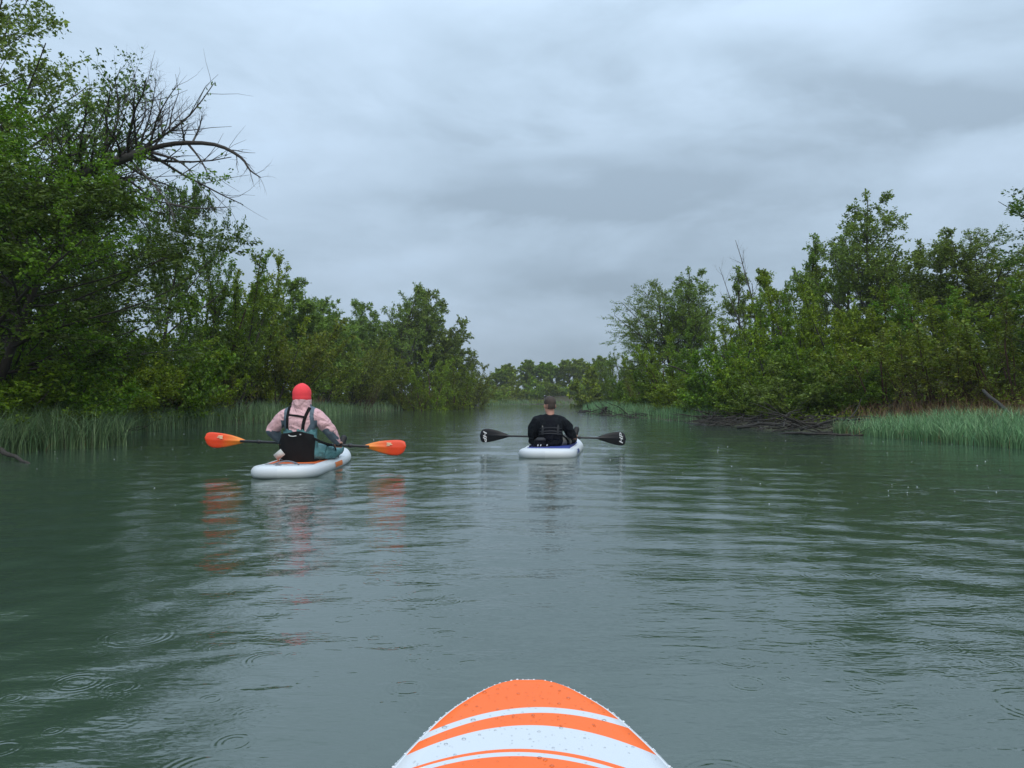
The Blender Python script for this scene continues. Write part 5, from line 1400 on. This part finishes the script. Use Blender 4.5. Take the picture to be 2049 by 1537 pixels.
for sh, e_, wr in ((shL, elL, wrL), (shR, elR, wrR)):
    m1 = sh * 0.5 + e_ * 0.5 + np.array([0.014 * np.sign(sh[0]), 0, 0])
    j.chain([sh, m1, e_], [0.086, 0.086, 0.076]); j.chain([e_, e_ * 0.45 + wr * 0.55, wr], [0.076, 0.062, 0.044]); j.cap((0.03 * np.sign(sh[0]), 0, 0.42), sh, 0.075, 0.084)
jm = j.voxel('jacket', 0.0095, 4); wrinkle(jm, 0.0065, 22, 11); link('jacket', jm, mo, M['jacket_black'])
ve = Build()
ve.loft([(0, -0.012, 0.10, 0.180, 0.150), (0, -0.020, 0.19, 0.186, 0.152), (0, -0.024, 0.255, 0.180, 0.150), (0, -0.020, 0.30, 0.150, 0.142), (0, -0.012, 0.39, 0.130, 0.122), (0, -0.006, 0.415, 0.115, 0.108)], 30, 2.4)
vm = ve.voxel('vest', 0.010, 4); link('vest', vm, mo, M['vest_black']); tv = bvh_of(vm)
strap(tv, [(-0.125, 0.17), (-0.120, 0.26), (-0.118, 0.33), (-0.125, 0.40)], 0.034, 'shoulder_strap', 'strap_grey', mo)
strap(tv, [(0.105, 0.17), (0.110, 0.26), (0.120, 0.33), (0.135, 0.40)], 0.034, 'shoulder_strap', 'strap_grey', mo)
for z_ in (0.275, 0.225, 0.19):
    strap(tv, [(-0.165, z_ - 0.008), (-0.05, z_ + 0.004), (0.06, z_ + 0.004), (0.165, z_ - 0.01)], 0.020 if z_ < 0.26 else 0.012, 'waist_strap', 'strap_grey', mo)
strap(tv, [(-0.118, 0.285), (-0.117, 0.33)], 0.010, 'buckle', 'glove_grey', mo, 0.012, 5)
w = Build()
w.loft([(0, 0.0, 0.005, 0.155, 0.12), (0, 0, 0.05, 0.188, 0.140), (0, 0, 0.12, 0.190, 0.142), (0, -0.008, 0.17, 0.184, 0.138)], 28, 2.3)
for h_, k_, a_ in ((hipL, knL, anL), (hipR, knR, anR)):
    w.chain([h_, h_ * 0.4 + k_ * 0.6, k_], [0.100, 0.090, 0.075]); w.chain([k_, k_ * 0.45 + a_ * 0.55, a_], [0.075, 0.066, 0.054])
wm = w.voxel('trousers', 0.010, 4); wrinkle(wm, 0.006, 22, 13)
paint(wm, [M['jacket_black'], M['glove_grey']], lambda c, nn_: ((vnoise(c[:, 0] * 26, c[:, 1] * 16 + c[:, 2] * 24, 5) > 0.18) & (c[:, 0] > 0.16) & (c[:, 1] > -0.02) & (c[:, 1] < 0.5)).astype(int))
link('trousers', wm, mo)
for a_ in (anL, anR):
    bt = Build(); sx_ = np.sign(a_[0])
    bt.cap(a_ + np.array([0, -0.06, 0.0]), a_ + np.array([0, 0.01, -0.01]), 0.056, 0.056)
    toe = a_ + np.array([0.055 * sx_, 0.07, 0.165 if sx_ > 0 else 0.13])
    bt.cap(a_ + np.array([0, 0.01, -0.015]), toe, 0.050, 0.046, 14)
    link('boot', bt.voxel('boot', 0.009, 4), mo, M['boot'])
# ---------------- the small black gear bag beside him and its clips
gb = empty('gear_bag', (MX - 0.165, MY - 0.20, MZ - 0.006), R(12)); tag(gb, 'small black gear bag with pale clips beside the man in black', 'bag')
g_ = Build().loft([(0, 0, 0.0, 0.085, 0.05), (0, 0, 0.03, 0.095, 0.058), (0.005, 0, 0.10, 0.080, 0.052), (0.01, 0, 0.135, 0.055, 0.035)], 20, 2.8)
link('bag_body', g_.voxel('bag_body', 0.008, 3), gb, M['vest_black'])
link('flap', Build().loft([(0.008, -0.004, 0.095, 0.086, 0.057), (0.008, -0.004, 0.120, 0.078, 0.050), (0.01, 0, 0.142, 0.05, 0.035)], 20, 2.8).mesh('flap'), gb, M['strap_grey'])
for x_ in (-0.055, -0.012, 0.085):
    link('clip', Build().cap((x_, -0.065, 0.004), (x_ + 0.012, -0.062, 0.036), 0.006, 0.007, 8).mesh('clip'), gb, M['white_print'])
q = catmull([(-0.09, -0.05, 0.012), (-0.14, -0.06, 0.03), (-0.17, -0.02, 0.012), (-0.10, -0.08, 0.010), (0.02, -0.09, 0.012), (0.14, -0.05, 0.010)], 20)
v_, f_ = tubes([(q, np.full(20, 0.008))], 6); link('strap', mesh_np('strap', v_, [f_], True), gb, M['black_cloth'])

# ------------------------------------------------------------------ rain striking the water: tiny splash crowns
r = np.random.RandomState(91)
n = 420
y = 6.0 * np.exp(r.uniform(0, 1, n) * math.log(34 / 6.0)); x = y * r.uniform(-0.62, 0.66, n)
xl, _ = shore(y, LY, LX); xr, _ = shore(y, RY, RX)
k = (x > xl + 0.4) & (x < xr - 0.4); x, y = x[k], y[k]
P = np.stack([x, y, np.zeros(len(x))], 1)
sp_o = drops('raindrop_splashes', P, np.tile([0, 0, 1.0], (len(x), 1)), np.minimum(0.0026 * np.exp(np.abs(r.normal(0, 0.5, len(x)))), 0.007) * (0.55 + 0.05 * y), 0.5, None, M['drop_edge'])
tag(sp_o, 'tiny white splashes where rain strikes the river', 'splashes', None, 'stuff')

# ------------------------------------------------------------------ rain haze hanging over the river
hb = Build().box((0, 1150, 10.0), (1500, 1450, 13.0)).mesh('haze', False)
t = NT('rain haze'); pv = t.n('ShaderNodeVolumePrincipled', {'Color': (0.88, 0.90, 0.93, 1), 'Density': 0.0005, 'Anisotropy': 0.0}); t.set(t.out, 'Volume', pv)
hz = link('haze', hb, None, t.m); tag(hz, 'thin rain haze over the river', 'haze', None, 'stuff')
